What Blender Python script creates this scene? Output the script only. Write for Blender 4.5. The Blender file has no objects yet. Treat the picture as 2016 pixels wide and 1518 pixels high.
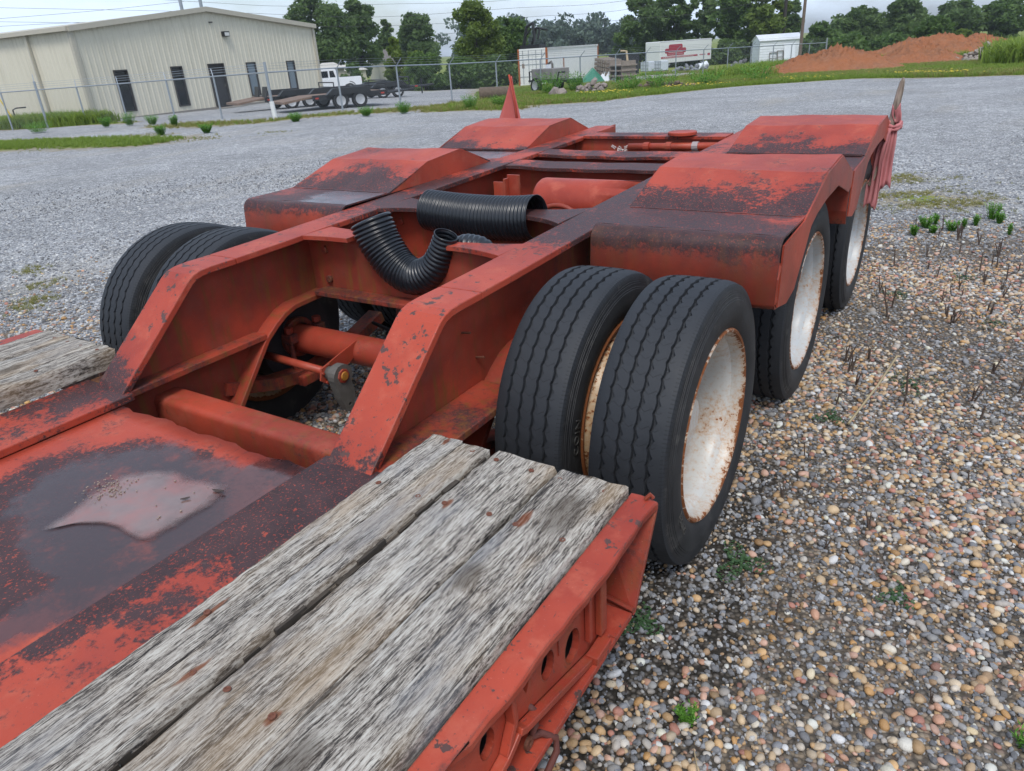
import bpy, bmesh, math, random
import numpy as np
from mathutils import Vector, Matrix
R = math.radians
PI = math.pi
random.seed(7)
rng = np.random.default_rng(7)
sc = bpy.context.scene
COL = sc.collection

# ------------------------------------------------------------------ camera, sky, sun, exposure
CAM = Vector((1.7373, -1.9749, 1.5362))
def make_camera(yaw, pitch, roll, f_px):
    cy, sy, cp, sp, cr, sr = math.cos(yaw), math.sin(yaw), math.cos(pitch), math.sin(pitch), math.cos(roll), math.sin(roll)
    fwd = Vector((-sy * cp, cy * cp, sp)); right = Vector((cy, sy, 0)); up = right.cross(fwd)
    r2 = cr * right + sr * up; u2 = -sr * right + cr * up
    cd = bpy.data.cameras.new('camera'); co = bpy.data.objects.new('camera', cd); COL.objects.link(co)
    m = Matrix((r2, u2, -fwd)).transposed().to_4x4(); m.translation = CAM
    co.matrix_world = m
    cd.sensor_width = 36.0; cd.lens = f_px / 2016 * 36; cd.clip_end = 3000; cd.clip_start = .05
    cd.dof.use_dof = False
    sc.camera = co
make_camera(.5886, -.437, -.0672, 1413.9)

SUN_EL, SUN_AZ = R(58), R(150)          # azimuth from +Y towards +X
w = bpy.data.worlds.new('World'); sc.world = w; w.use_nodes = True
wt = w.node_tree; wn = wt.nodes; wl = wt.links; wn.clear()
sky = wn.new('ShaderNodeTexSky'); sky.sky_type = 'NISHITA'; sky.sun_disc = False
sky.sun_elevation = SUN_EL; sky.sun_rotation = SUN_AZ; sky.air_density = 1.0; sky.dust_density = 2.5; sky.ozone_density = 1.0
wtc = wn.new('ShaderNodeTexCoord'); wmap = wn.new('ShaderNodeMapping'); wmap.inputs['Scale'].default_value = (1, 1, 2.6)
wl.new(wtc.outputs['Generated'], wmap.inputs['Vector'])
wno = wn.new('ShaderNodeTexNoise'); wno.inputs['Scale'].default_value = 3.2; wno.inputs['Detail'].default_value = 7; wno.inputs['Roughness'].default_value = .55
wl.new(wmap.outputs[0], wno.inputs['Vector'])
wr = wn.new('ShaderNodeValToRGB'); wr.color_ramp.elements[0].position = .42; wr.color_ramp.elements[0].color = (.22, .22, .22, 1)
wr.color_ramp.elements[1].position = .62; wr.color_ramp.elements[1].color = (.95, .95, .95, 1)
wl.new(wno.outputs['Fac'], wr.inputs[0])
wm = wn.new('ShaderNodeMix'); wm.data_type = 'RGBA'; wm.inputs['B'].default_value = (5.0, 5.95, 7.4, 1)
wl.new(wr.outputs[0], wm.inputs['Factor']); wl.new(sky.outputs[0], wm.inputs['A'])
wb = wn.new('ShaderNodeBackground'); wb.inputs['Strength'].default_value = .11
wl.new(wm.outputs['Result'], wb.inputs['Color'])
wo = wn.new('ShaderNodeOutputWorld'); wl.new(wb.outputs[0], wo.inputs['Surface'])
sd = bpy.data.lights.new('sun', 'SUN'); sd.energy = 1.5; sd.angle = R(18); sd.color = (1, .965, .91)
so = bpy.data.objects.new('sun', sd); COL.objects.link(so)
sdir = Vector((math.sin(SUN_AZ) * math.cos(SUN_EL), math.cos(SUN_AZ) * math.cos(SUN_EL), math.sin(SUN_EL)))
so.rotation_euler = sdir.to_track_quat('Z', 'Y').to_euler()
sc.view_settings.view_transform = 'Standard'; sc.view_settings.look = 'None'
sc.view_settings.exposure = .76; sc.view_settings.gamma = 1
sc.render.engine = 'CYCLES'; sc.cycles.use_denoising = True; sc.cycles.max_bounces = 8
sc.cycles.use_adaptive_sampling = True; sc.cycles.adaptive_threshold = .012

# ------------------------------------------------------------------ node helper
class M:
    def __init__(s, name):
        s.m = bpy.data.materials.new(name); s.m.use_nodes = True
        s.t = s.m.node_tree; s.t.nodes.clear(); s._co = None
        s.out = s.t.nodes.new('ShaderNodeOutputMaterial')
        s.b = s.t.nodes.new('ShaderNodeBsdfPrincipled'); s.t.links.new(s.b.outputs[0], s.out.inputs[0])
    def n(s, ty): return s.t.nodes.new(ty)
    def set(s, inp, v):
        if isinstance(v, (int, float)): inp.default_value = (v, v, v, 1) if inp.type == 'RGBA' else v
        elif isinstance(v, tuple):
            inp.default_value = (*v, 1) if (len(v) == 3 and inp.type == 'RGBA') else v
        else: s.t.links.new(v, inp)
    def co(s, kind='Object'):
        if s._co is None: s._co = s.n('ShaderNodeTexCoord')
        return s._co.outputs[kind]
    def mp(s, vec, scale=(1, 1, 1), loc=(0, 0, 0), rot=(0, 0, 0)):
        k = s.n('ShaderNodeMapping'); s.set(k.inputs['Vector'], vec)
        k.inputs['Scale'].default_value = scale; s.set(k.inputs['Location'], loc); k.inputs['Rotation'].default_value = rot
        return k.outputs[0]
    def noise(s, vec, scale, detail=4, rough=.55, dist=0):
        k = s.n('ShaderNodeTexNoise'); s.set(k.inputs['Vector'], vec); k.inputs['Scale'].default_value = scale
        k.inputs['Detail'].default_value = detail; k.inputs['Roughness'].default_value = rough; k.inputs['Distortion'].default_value = dist
        return k.outputs['Fac']
    def vor(s, vec, scale, feature='F1', out='Distance', rnd=1):
        k = s.n('ShaderNodeTexVoronoi'); s.set(k.inputs['Vector'], vec); k.inputs['Scale'].default_value = scale
        k.feature = feature; k.inputs['Randomness'].default_value = rnd
        return k.outputs[out]
    def ma(s, op, a, b=0.0, c=None, clamp=False):
        k = s.n('ShaderNodeMath'); k.operation = op; k.use_clamp = clamp
        s.set(k.inputs[0], a); s.set(k.inputs[1], b)
        if c is not None: s.set(k.inputs[2], c)
        return k.outputs[0]
    def step(s, v, lo, hi):
        k = s.n('ShaderNodeMapRange'); k.interpolation_type = 'SMOOTHSTEP'; s.set(k.inputs['Value'], v)
        k.inputs['From Min'].default_value = lo; k.inputs['From Max'].default_value = hi
        return k.outputs[0]
    def lin(s, v, a, b, c, d):
        k = s.n('ShaderNodeMapRange'); s.set(k.inputs['Value'], v); k.inputs['From Min'].default_value = a; k.inputs['From Max'].default_value = b
        k.inputs['To Min'].default_value = c; k.inputs['To Max'].default_value = d
        return k.outputs[0]
    def mix(s, f, a, b, mode='MIX'):
        k = s.n('ShaderNodeMix'); k.data_type = 'RGBA'; k.blend_type = mode
        s.set(k.inputs['Factor'], f); s.set(k.inputs['A'], a); s.set(k.inputs['B'], b)
        return k.outputs['Result']
    def ramp(s, v, pts):
        k = s.n('ShaderNodeValToRGB'); s.set(k.inputs[0], v); e = k.color_ramp.elements
        while len(e) < len(pts): e.new(.5)
        for q, (p, c) in zip(e, pts): q.position = p; q.color = (*c, 1)
        return k.outputs[0]
    def sep(s, vec):
        k = s.n('ShaderNodeSeparateXYZ'); s.set(k.inputs[0], vec); return k.outputs
    def attr(s, name, out='Fac', kind='GEOMETRY'):
        k = s.n('ShaderNodeAttribute'); k.attribute_name = name; k.attribute_type = kind; return k.outputs[out]
    def bump(s, h, strength=.3, dist=.01, normal=None):
        k = s.n('ShaderNodeBump'); s.set(k.inputs['Height'], h); k.inputs['Strength'].default_value = strength; k.inputs['Distance'].default_value = dist
        if normal is not None: s.set(k.inputs['Normal'], normal)
        return k.outputs[0]
    def rnd(s): return s.n('ShaderNodeObjectInfo').outputs['Random']
    def done(s, col, rough=.5, bump=None, metal=0, spec=.5, **kw):
        s.set(s.b.inputs['Base Color'], col); s.set(s.b.inputs['Roughness'], rough); s.set(s.b.inputs['Metallic'], metal)
        s.b.inputs['Specular IOR Level'].default_value = spec
        if bump is not None: s.set(s.b.inputs['Normal'], bump)
        for k, v in kw.items(): s.set(s.b.inputs[k.replace('_', ' ')], v)
        return s.m

def flat(name, col, rough=.6, metal=0, var=.25, scale=6, spec=.5):
    m = M(name); a = m.noise(m.co(), scale, 5, .6)
    c = m.mix(a, tuple(x * (1 - var) for x in col), tuple(min(1, x * (1 + var)) for x in col))
    return m.done(c, rough, m.bump(m.noise(m.co(), scale * 9, 3), .12, .004), metal, spec)

RED_A, RED_B, RED_C = (.37, .054, .0275), (.25, .033, .0195), (.41, .090, .052)
GRIME = (.032, .016, .0165)
def paint(name, dirt=.45, ramps=(), spots=(), chips=.3, rust=0., wet=None, grime=GRIME, rough=.5, scrdir=(1, .12, 1), soft=.06, brown=0.):
    """faded red paint; dirt 0..1 = share of grime; ramps add grime, and painted shade on the nose, along an axis (axis, v0, v1, a0, a1)"""
    m = M(name); co = m.co(); xyz = m.sep(co)
    big = m.noise(m.mp(co, loc=(3.1, .7, 1.9)), 2.3, 4, .6); mid = m.noise(co, 11, 7, .65); fine = m.noise(co, 75, 5, .7)
    base = m.mix(m.step(big, .35, .7), RED_A, RED_B)
    base = m.mix(m.ma('MULTIPLY', m.step(mid, .48, .70), .75), base, RED_C); base = m.mix(m.ma('MULTIPLY', m.step(m.noise(m.mp(co, loc=(1, 9, 4)), 5.5, 6, .65), .55, .75), .5), base, (.27, .042, .03))
    f = m.ma('ADD', m.ma('MULTIPLY', big, .45), m.ma('MULTIPLY', mid, .35)); f = m.ma('ADD', f, m.ma('MULTIPLY', fine, .30))
    f = m.ma('ADD', f, (dirt - .5) * .5)
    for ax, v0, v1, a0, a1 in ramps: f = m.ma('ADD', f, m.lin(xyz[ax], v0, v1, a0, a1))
    for (ax, bx, ca, cb, ra, rb, amt) in spots:
        da = m.ma('DIVIDE', m.ma('SUBTRACT', xyz[ax], ca), ra); db = m.ma('DIVIDE', m.ma('SUBTRACT', xyz[bx], cb), rb)
        d = m.ma('SQRT', m.ma('ADD', m.ma('MULTIPLY', da, da), m.ma('MULTIPLY', db, db)))
        f = m.ma('ADD', f, m.ma('MULTIPLY', m.step(d, 1.25, .55), amt))
    mask = m.step(f, .60 - soft, .60 + soft)
    fl1 = m.step(m.noise(m.mp(co, scale=(1, .8, 1), loc=(9, 2, 4)), 170, 3, .6), .585, .65); fl2 = m.step(m.noise(m.mp(co, scale=(1, .7, 1), loc=(2, 6, 3)), 62, 4, .65), .63, .69)
    mask = m.ma('MULTIPLY', mask, m.ma('SUBTRACT', 1, m.ma('MULTIPLY', m.ma('MAXIMUM', fl1, fl2), .8)))
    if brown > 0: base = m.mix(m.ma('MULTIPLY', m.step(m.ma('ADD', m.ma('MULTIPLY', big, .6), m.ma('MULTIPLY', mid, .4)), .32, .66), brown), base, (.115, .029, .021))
    gcol = m.mix(m.step(mid, .35, .65), grime, tuple(x * 1.7 for x in grime))
    col = m.mix(mask, base, gcol)
    # scratches and chips through the paint
    scr = m.step(m.noise(m.mp(co, scale=tuple(60 * x for x in scrdir), loc=(1, 5, 2)), 1.0, 4, .65), .66, .71)
    scr = m.ma('MULTIPLY', scr, m.step(m.noise(co, 5, 3), .38, .55))
    sc2 = m.step(m.noise(m.mp(co, scale=(140, 11, 140), loc=(2, 8, 5), rot=(.5, .9, .7)), 1.0, 4, .6), .655, .70)
    sc2 = m.ma('MULTIPLY', sc2, m.step(m.noise(m.mp(co, loc=(6, 6, 1)), 6, 3), .42, .58)); scr = m.ma('MAXIMUM', scr, sc2)
    chip = m.step(m.noise(m.mp(co, loc=(4, 4, 4)), 26, 6, .6), .70 - .07 * chips, .73 - .07 * chips)
    spk = m.step(m.noise(m.mp(co, loc=(5, 3, 9)), 135, 3, .6), .645, .69)
    cm = m.ma('MULTIPLY', m.ma('MAXIMUM', m.ma('MAXIMUM', scr, chip), m.ma('MULTIPLY', spk, .7)), min(1, chips * 1.1), clamp=True)
    col = m.mix(cm, col, (.085, .042, .036))
    bv = m.n('ShaderNodeBevel'); bv.samples = 4; bv.inputs['Radius'].default_value = .007; ge_ = m.n('ShaderNodeNewGeometry'); vd = m.n('ShaderNodeVectorMath'); vd.operation = 'DOT_PRODUCT'
    m.set(vd.inputs[0], bv.outputs[0]); m.set(vd.inputs[1], ge_.outputs['Normal']); ed_ = m.step(m.ma('SUBTRACT', 1, vd.outputs['Value']), .02, .12)
    ed_ = m.ma('MULTIPLY', ed_, m.step(m.ma('ADD', m.ma('MULTIPLY', mid, .6), m.ma('MULTIPLY', fine, .4)), .40, .56)); col = m.mix(m.ma('MULTIPLY', ed_, min(.9, .35 + chips * .55)), col, (.075, .036, .028))
    pale = m.step(m.noise(m.mp(co, loc=(7, 1, 8)), 240, 2), .70, .76)
    col = m.mix(m.ma('MULTIPLY', pale, .25), col, (.72, .30, .24))
    if rust > 0:
        st = m.noise(m.mp(co, scale=(9, 9, 1.2)), 3.0, 6, .65); rm = m.ma('MULTIPLY', m.step(m.ma('ADD', st, m.ma('MULTIPLY', big, .3)), .62, .86), rust)
        col = m.mix(rm, col, m.mix(fine, (.13, .060, .018), (.20, .075, .02)))
    rg = m.ma('ADD', rough, m.ma('MULTIPLY', mid, .25)); rg = m.ma('SUBTRACT', rg, .1)
    hgt = m.ma('ADD', m.ma('MULTIPLY', fine, .35), m.ma('MULTIPLY', mask, .25)); hgt = m.ma('SUBTRACT', hgt, m.ma('MULTIPLY', cm, .7))
    bs = .35
    if wet is not None:                    # damp film: (ax,bx,ca,cb,ra,rb)
        wm_ = 0.0
        for (ax, bx, ca, cb, ra, rb) in wet:
            da = m.ma('DIVIDE', m.ma('SUBTRACT', xyz[ax], ca), ra); db = m.ma('DIVIDE', m.ma('SUBTRACT', xyz[bx], cb), rb)
            d = m.ma('SQRT', m.ma('ADD', m.ma('MULTIPLY', da, da), m.ma('MULTIPLY', db, db)))
            d = m.ma('ADD', d, m.ma('MULTIPLY', m.ma('SUBTRACT', mid, .5), .9))
            wm_ = m.ma('MAXIMUM', wm_, m.step(d, 1.06, .82))
        col = m.mix(m.ma('MULTIPLY', wm_, .93), col, m.mix(m.step(m.noise(m.mp(co, loc=(3, 3, 3)), 7, 6, .7), .50, .72), m.mix(m.step(f, .45, .75), (.085, .040, .040), (.046, .030, .033)), (.17, .045, .034)))
        rg = m.mix(wm_, rg, m.lin(mid, .3, .7, .10, .30))
        hgt = m.ma('MULTIPLY', hgt, m.ma('SUBTRACT', 1, m.ma('MULTIPLY', wm_, .7)))
    return m.done(col, rg, m.bump(hgt, bs, .004), 0, .32)

P_WEB = paint('paint_web', .36, rust=.9, chips=.35, rough=.45, brown=.75)
P_FLANGE = paint('paint_flange', .40, ramps=((1, -.1, .45, 0, .17), (1, 1.3, 2.2, 0, -.08)), chips=.9, scrdir=(1, .25, .25), soft=.04)
P_SLOPE = paint('paint_slope', .40, ramps=((2, .62, .72, .10, 0),), chips=1.6, scrdir=(.15, 1, .5), soft=.03)
P_DECK = paint('paint_deck', .56, spots=((0, 1, .6, -1.1, .25, .22, .22), (0, 1, .44, -1.6, .06, .9, .10), (0, 1, .69, -1.5, .05, .9, .12)), chips=.7, scrdir=(.2, 1, .2), soft=.035)
P_PLATE = paint('paint_plate', .50, spots=((0, 1, .04, -1.35, .36, .34, .30),), chips=.4, wet=((0, 1, .10, -1.25, .34, .25), (0, 1, .335, -1.28, .12, .42), (0, 1, .16, -1.40, .20, .12)), soft=.05)
P_FEND = paint('paint_fender', .40, chips=.7, scrdir=(1, .2, .2), ramps=((2, .96, 1.085, .22, -.05),), soft=.035)
P_NOSE = paint('paint_nose', .50, chips=.4, ramps=((2, .86, .95, -.10, .16), (2, .73, .78, .14, 0)), rust=.2, brown=.85, soft=.06, rough=.42)  # grime, with the lower face's shade painted in by bottom ramp and brown
P_FLAT = paint('paint_fender_flat', .74, chips=.2, wet=((0, 1, -.62, .45, .35, .25), (0, 1, -.9, 1.72, .45, .14)), soft=.08)
P_CLEAN = paint('paint_plain', .34, chips=.5, rust=.3, brown=.25, rough=.42)
P_TANK = paint('paint_tank', .26, chips=.3, rough=.42)
P_CROSS = paint('paint_cross', .36, chips=.45, rust=.5, brown=.35)
P_RAIL = paint('paint_rail', .34, chips=1.2, scrdir=(.3, .6, .3), soft=.03)
P_UNDER = paint('paint_under', .55, chips=.3, rust=.8, brown=.8)

def wood_mat():
    m = M('weathered_wood'); co = m.co(); r = m.rnd()
    off = m.n('ShaderNodeCombineXYZ'); m.set(off.inputs[0], m.ma('MULTIPLY', r, 37.0)); m.set(off.inputs[1], m.ma('MULTIPLY', r, 91.0))
    va = m.n('ShaderNodeVectorMath'); va.operation = 'ADD'; m.set(va.inputs[0], co); m.set(va.inputs[1], off.outputs[0]); v = va.outputs[0]
    warp = m.noise(v, 3.0, 3, .5)
    # knots: round places where the grain swirls
    xyz = m.sep(co); kn = 0.0
    for (kx, ky, kr) in ((1.145, -.93, .050), (1.10, -1.60, .030), (1.085, -1.18, .026), (.76, -1.9, .03), (-.85, -1.05, .03)):
        dx = m.ma('DIVIDE', m.ma('SUBTRACT', xyz[0], kx), kr); dy = m.ma('DIVIDE', m.ma('SUBTRACT', xyz[1], ky), kr * 1.9)
        d2 = m.ma('ADD', m.ma('MULTIPLY', dx, dx), m.ma('MULTIPLY', dy, dy)); kn = m.ma('MAXIMUM', kn, m.ma('DIVIDE', 1.0, m.ma('ADD', 1.0, d2)))
    vw = m.n('ShaderNodeVectorMath'); vw.operation = 'ADD'; m.set(vw.inputs[0], v)
    cb = m.n('ShaderNodeCombineXYZ'); m.set(cb.inputs[0], m.ma('ADD', m.ma('MULTIPLY', warp, .005), m.ma('MULTIPLY', kn, .014))); m.set(vw.inputs[1], cb.outputs[0]); vv = vw.outputs[0]
    g1 = m.noise(m.mp(vv, (175, 11, 90)), 1.0, 7, .74); g2 = m.noise(m.mp(vv, (390, 46, 160)), 1.0, 6, .78); g3 = m.noise(m.mp(vv, (40, 1.8, 20)), 1.0, 3, .5)
    g4 = m.noise(m.mp(vv, (260, 22, 100), loc=(3, 3, 3)), 1.0, 4, .65)
    g = m.ma('ADD', m.ma('MULTIPLY', g1, .42), m.ma('ADD', m.ma('MULTIPLY', g2, .43), m.ma('MULTIPLY', g3, .15)))
    col = m.ramp(g, [(.425, (.018, .016, .016)), (.47, (.12, .104, .09)), (.50, (.28, .25, .215)), (.575, (.46, .435, .385))])
    tone = m.noise(m.mp(v, (9, 2.2, 4)), 1.0, 4, .6)
    col = m.mix(m.ma('MULTIPLY', m.step(tone, .42, .68), .6), col, m.mix(g2, (.17, .105, .055), (.40, .30, .19)))
    col = m.mix(m.ma('MULTIPLY', m.step(m.noise(m.mp(v, (11, 3, 5), loc=(8, 2, 1)), 1.0, 4), .50, .75), .55), col, m.mix(g4, (.075, .078, .085), (.30, .31, .33)))
    ln_ = m.step(m.noise(m.mp(vv, (95, 3.2, 60), loc=(5, 1, 7)), 1.0, 5, .7), .605, .625); crack = m.ma('MAXIMUM', m.step(g4, .66, .70), ln_); col = m.mix(m.ma('MULTIPLY', crack, .75), col, (.022, .019, .018))
    col = m.mix(m.ma('MULTIPLY', m.step(kn, .38, .85), .65), col, (.055, .042, .032))
    # rust bleeding from screws
    for (sx, sy, rx, ry) in SCREW_STAINS:
        dx = m.ma('DIVIDE', m.ma('SUBTRACT', xyz[0], sx), rx); dy = m.ma('DIVIDE', m.ma('SUBTRACT', xyz[1], sy), ry)
        d = m.ma('ADD', m.ma('MULTIPLY', dx, dx), m.ma('MULTIPLY', dy, dy)); d = m.ma('ADD', d, m.ma('MULTIPLY', m.ma('SUBTRACT', g1, .5), 2.2))
        col = m.mix(m.ma('MULTIPLY', m.step(d, 1.2, .3), .8), col, (.15, .042, .014))
    h = m.ma('SUBTRACT', g, m.ma('MULTIPLY', crack, .15))
    return m.done(col, .88, m.bump(h, .55, .005), 0, .2)
SCREW_STAINS = [(1.085, -.985, .012, .032), (.832, -1.569, .007, .035), (.735, -1.47, .006, .045), (.751, -.80, .007, .02), (.912, -1.01, .009, .02), (1.008, -1.563, .008, .018)]
WOOD = wood_mat()
ROT = flat('rotten_wood', (.045, .036, .028), .95, var=.6, scale=40)

def tyre_mat():
    m = M('tyre_rubber'); co = m.co(); x, y, z = m.sep(co)
    ang = m.ma('ARCTAN2', z, y); u = m.ma('MULTIPLY', ang, 60 / (2 * PI)); r = m.ma('SQRT', m.ma('ADD', m.ma('MULTIPLY', y, y), m.ma('MULTIPLY', z, z)))
    zig = m.ma('PINGPONG', m.ma('MULTIPLY', x, 55.0), 1.0)
    fr = m.ma('FRACT', m.ma('ADD', u, m.ma('MULTIPLY', zig, .25)))
    sipe = m.ma('LESS_THAN', m.ma('ABSOLUTE', m.ma('SUBTRACT', fr, .5)), .024)
    ontread = m.step(r, .437, .441); sipe = m.ma('MULTIPLY', m.ma('MULTIPLY', sipe, ontread), m.ma('LESS_THAN', m.ma('ABSOLUTE', x), .082))
    f2 = m.ma('FRACT', m.ma('MULTIPLY', u, 4.0)); tick = m.ma('LESS_THAN', f2, .22)
    sh = m.ma('MULTIPLY', m.ma('GREATER_THAN', m.ma('ABSOLUTE', x), .098), m.step(r, .424, .430)); tick = m.ma('MULTIPLY', tick, sh)
    cut = m.ma('MAXIMUM', sipe, tick)
    n1 = m.noise(co, 9, 5, .6); n2 = m.noise(co, 70, 4, .6)
    tread = m.mix(n1, (.011, .013, .0165), (.026, .029, .035)); wall = m.mix(m.step(n1, .3, .75), (.010, .0105, .012), (.026, .026, .027))
    scuff = m.ma('MULTIPLY', m.step(m.noise(co, 14, 6, .7), .54, .72), .6); wall = m.mix(scuff, wall, (.075, .072, .066))
    col = m.mix(m.step(r, .425, .44), wall, tread); col = m.mix(m.ma('MULTIPLY', cut, .6), col, (.004, .005, .006))
    h = m.ma('SUBTRACT', m.ma('MULTIPLY', n2, .3), m.ma('MULTIPLY', cut, .6))
    return m.done(col, m.lin(n1, 0, 1, .55, .8), m.bump(h, .5, .004), 0, .4)
TYRE = tyre_mat()
def rim_mat(name, rusty, c0=(.42, .41, .385), c1=(.54, .53, .495)):
    m = M(name); co = m.co(); x, y, z = m.sep(co); r = m.ma('SQRT', m.ma('ADD', m.ma('MULTIPLY', y, y), m.ma('MULTIPLY', z, z)))
    n1 = m.noise(co, 10, 6, .62); n2 = m.noise(co, 55, 5, .65); n3 = m.noise(co, 150, 3, .6); n4 = m.noise(co, 4, 4, .6)
    col = m.mix(n1, c0, c1); lip = m.step(r, .283, .298)
    f = m.ma('ADD', m.ma('MULTIPLY', n2, .5), m.ma('MULTIPLY', n3, .25)); f = m.ma('ADD', f, m.ma('MULTIPLY', n1, .25)); f = m.ma('ADD', f, m.ma('MULTIPLY', n4, .22)); f = m.ma('ADD', f, m.ma('MULTIPLY', lip, .13 + .05 * rusty)); f = m.ma('ADD', f, (rusty - .5) * .16)
    stain = m.step(f, .55, .76); col = m.mix(m.ma('MULTIPLY', stain, .7), col, (.42, .23, .10))
    rmask = m.step(f, .72, .765); col = m.mix(rmask, col, m.mix(n3, (.10, .028, .010), (.26, .085, .02)))
    return m.done(col, m.lin(rmask, 0, 1, .38, .85), m.bump(m.ma('MULTIPLY', rmask, n3), .4, .004), 0, .4)
RIM_A, RIM_B, RIM_IN = rim_mat('rim_white_rusty', .55), rim_mat('rim_white', .38, (.37, .385, .39), (.49, .505, .505)), rim_mat('rim_tan_rusty', 1.0, (.42, .33, .22), (.50, .42, .30))
BLACKPIPE = flat('black_plastic', (.010, .012, .016), .30, var=.3, scale=12)
STEEL = flat('grey_steel', (.13, .122, .11), .6, .3, var=.45, scale=25); GALV = flat('galvanised', (.30, .33, .36), .45, .5, var=.15)
DARKSTEEL = flat('dark_steel', (.02, .02, .022), .55); BLACKP = flat('black_paint', (.012, .012, .013), .45)
SCREWM = flat('rusty_screw', (.15, .055, .032), .65, .3, var=.5, scale=200); YELLOWM = flat('yellow_mark', (.34, .14, .015), .7, var=.5, scale=120)
AIRLINE = flat('rubber_line', (.012, .012, .013), .5)
ORANGE_RUST = flat('orange_rust', (.30, .085, .02), .8, var=.5, scale=20)

# ------------------------------------------------------------------ mesh helpers
def newmesh(name, V, F, mat, parent=None, smooth=False, bevel=0, seg=2, extra=()):
    me = bpy.data.meshes.new(name); me.from_pydata([tuple(v) for v in V], [], [tuple(f) for f in F]); me.validate(); me.update()
    if mat: me.materials.append(mat)
    for e in extra: me.materials.append(e)
    if smooth: me.polygons.foreach_set('use_smooth', [True] * len(me.polygons))
    return link(name, me, parent, bevel, seg)
def link(name, me, parent=None, bevel=0, seg=2):
    o = bpy.data.objects.new(name, me); COL.objects.link(o)
    if parent is not None: o.parent = parent
    if bevel:
        b = o.modifiers.new('bevel', 'BEVEL'); b.width = bevel; b.segments = seg; b.limit_method = 'ANGLE'; b.angle_limit = R(40); b.use_clamp_overlap = True
    return o
class G:
    """collects geometry for one mesh"""
    def __init__(s): s.V, s.F, s.MI = [], [], []
    def add(s, V, F, mi=0):
        k = len(s.V); s.V += [tuple(v) for v in V]; s.F += [tuple(i + k for i in f) for f in F]; s.MI += [mi] * len(F); return s
    def box(s, x0, x1, y0, y1, z0, z1, mi=0, rot=None, at=None):
        V = [(x, y, z) for z in (z0, z1) for y in (y0, y1) for x in (x0, x1)]
        if rot is not None or at is not None:
            V = [tuple((rot @ Vector(v) if rot is not None else Vector(v)) + (Vector(at) if at is not None else Vector())) for v in V]
        return s.add(V, [(0, 2, 3, 1), (4, 5, 7, 6), (0, 1, 5, 4), (2, 6, 7, 3), (0, 4, 6, 2), (1, 3, 7, 5)], mi)
    def prism(s, poly, a0, a1, axis='x', mi=0):
        """extrude a simple polygon; axis x: poly=(y,z); y: (x,z); z: (x,y)"""
        def P(p, a): return {'x': (a, p[0], p[1]), 'y': (p[0], a, p[1]), 'z': (p[0], p[1], a)}[axis]
        n = len(poly); V = [P(p, a0) for p in poly] + [P(p, a1) for p in poly]
        F = [tuple(range(n))[::-1], tuple(range(n, 2 * n))] + [(i, (i + 1) % n, n + (i + 1) % n, n + i) for i in range(n)]
        return s.add(V, F, mi)
    def strip(s, path, x0, x1, th, down=True, mi=0):
        """plate following a (y,z) path, top surface on the path, between x0 and x1; x0/x1 may be lists"""
        n = len(path); X0 = x0 if isinstance(x0, (list, tuple)) else [x0] * n; X1 = x1 if isinstance(x1, (list, tuple)) else [x1] * n
        nr = []
        for i in range(n):
            a = path[max(0, i - 1)]; b = path[min(n - 1, i + 1)]; t = Vector((b[0] - a[0], b[1] - a[1])).normalized(); nr.append((-t.y, t.x))
        V = []
        for i, (y, z) in enumerate(path):
            ny, nz = nr[i]; k = th
            V += [(X0[i], y, z), (X1[i], y, z), (X1[i], y - ny * k, z - nz * k), (X0[i], y - ny * k, z - nz * k)]
        F = [(0, 1, 2, 3)]
        for i in range(n - 1):
            q = 4 * i
            for j in range(4): F.append((q + j, q + 4 + j, q + 4 + (j + 1) % 4, q + (j + 1) % 4))
        F.append((4 * n - 1, 4 * n - 2, 4 * n - 3, 4 * n - 4))
        return s.add(V, F, mi)
    def tube(s, pts, r, n=10, cap=True, mi=0):
        pts = [Vector(p) for p in pts]; rr = r if isinstance(r, (list, tuple)) else [r] * len(pts); V = []; F = []
        t0 = (pts[1] - pts[0]).normalized(); u = t0.orthogonal().normalized()
        for i, p in enumerate(pts):
            t = (pts[min(i + 1, len(pts) - 1)] - pts[max(i - 1, 0)]).normalized(); u = (u - t * u.dot(t)).normalized(); v = t.cross(u)
            for j in range(n):
                a = 2 * PI * j / n; V.append(tuple(p + rr[i] * (math.cos(a) * u + math.sin(a) * v)))
        for i in range(len(pts) - 1):
            for j in range(n): F.append((i * n + j, i * n + (j + 1) % n, (i + 1) * n + (j + 1) % n, (i + 1) * n + j))
        if cap: F += [tuple(range(n))[::-1], tuple(range((len(pts) - 1) * n, len(pts) * n))]
        return s.add(V, F, mi)
    def lathe(s, prof, n=48, axis='x', at=(0, 0, 0), skip=None, mi=0):
        """prof: (axial, radius)"""
        V = []; F = []; k = len(prof)
        for i in range(n):
            a = 2 * PI * i / n; c, q = math.cos(a), math.sin(a)
            for (x, r) in prof:
                p = (x, r * c, r * q) if axis == 'x' else ((r * c, r * q, x) if axis == 'z' else (r * q, x, r * c))
                V.append((p[0] + at[0], p[1] + at[1], p[2] + at[2]))
        for i in range(n):
            for j in range(k - 1):
                if skip and skip(i, j): continue
                a = i * k + j; b = ((i + 1) % n) * k + j; F.append((a, a + 1, b + 1, b))
        return s.add(V, F, mi)
    def make(s, name, mat, parent=None, smooth=False, bevel=0, seg=2, extra=()):
        o = newmesh(name, s.V, s.F, mat, parent, smooth, bevel, seg, extra)
        if extra and len(o.data.polygons) == len(s.MI): o.data.polygons.foreach_set('material_index', s.MI)
        return o
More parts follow.
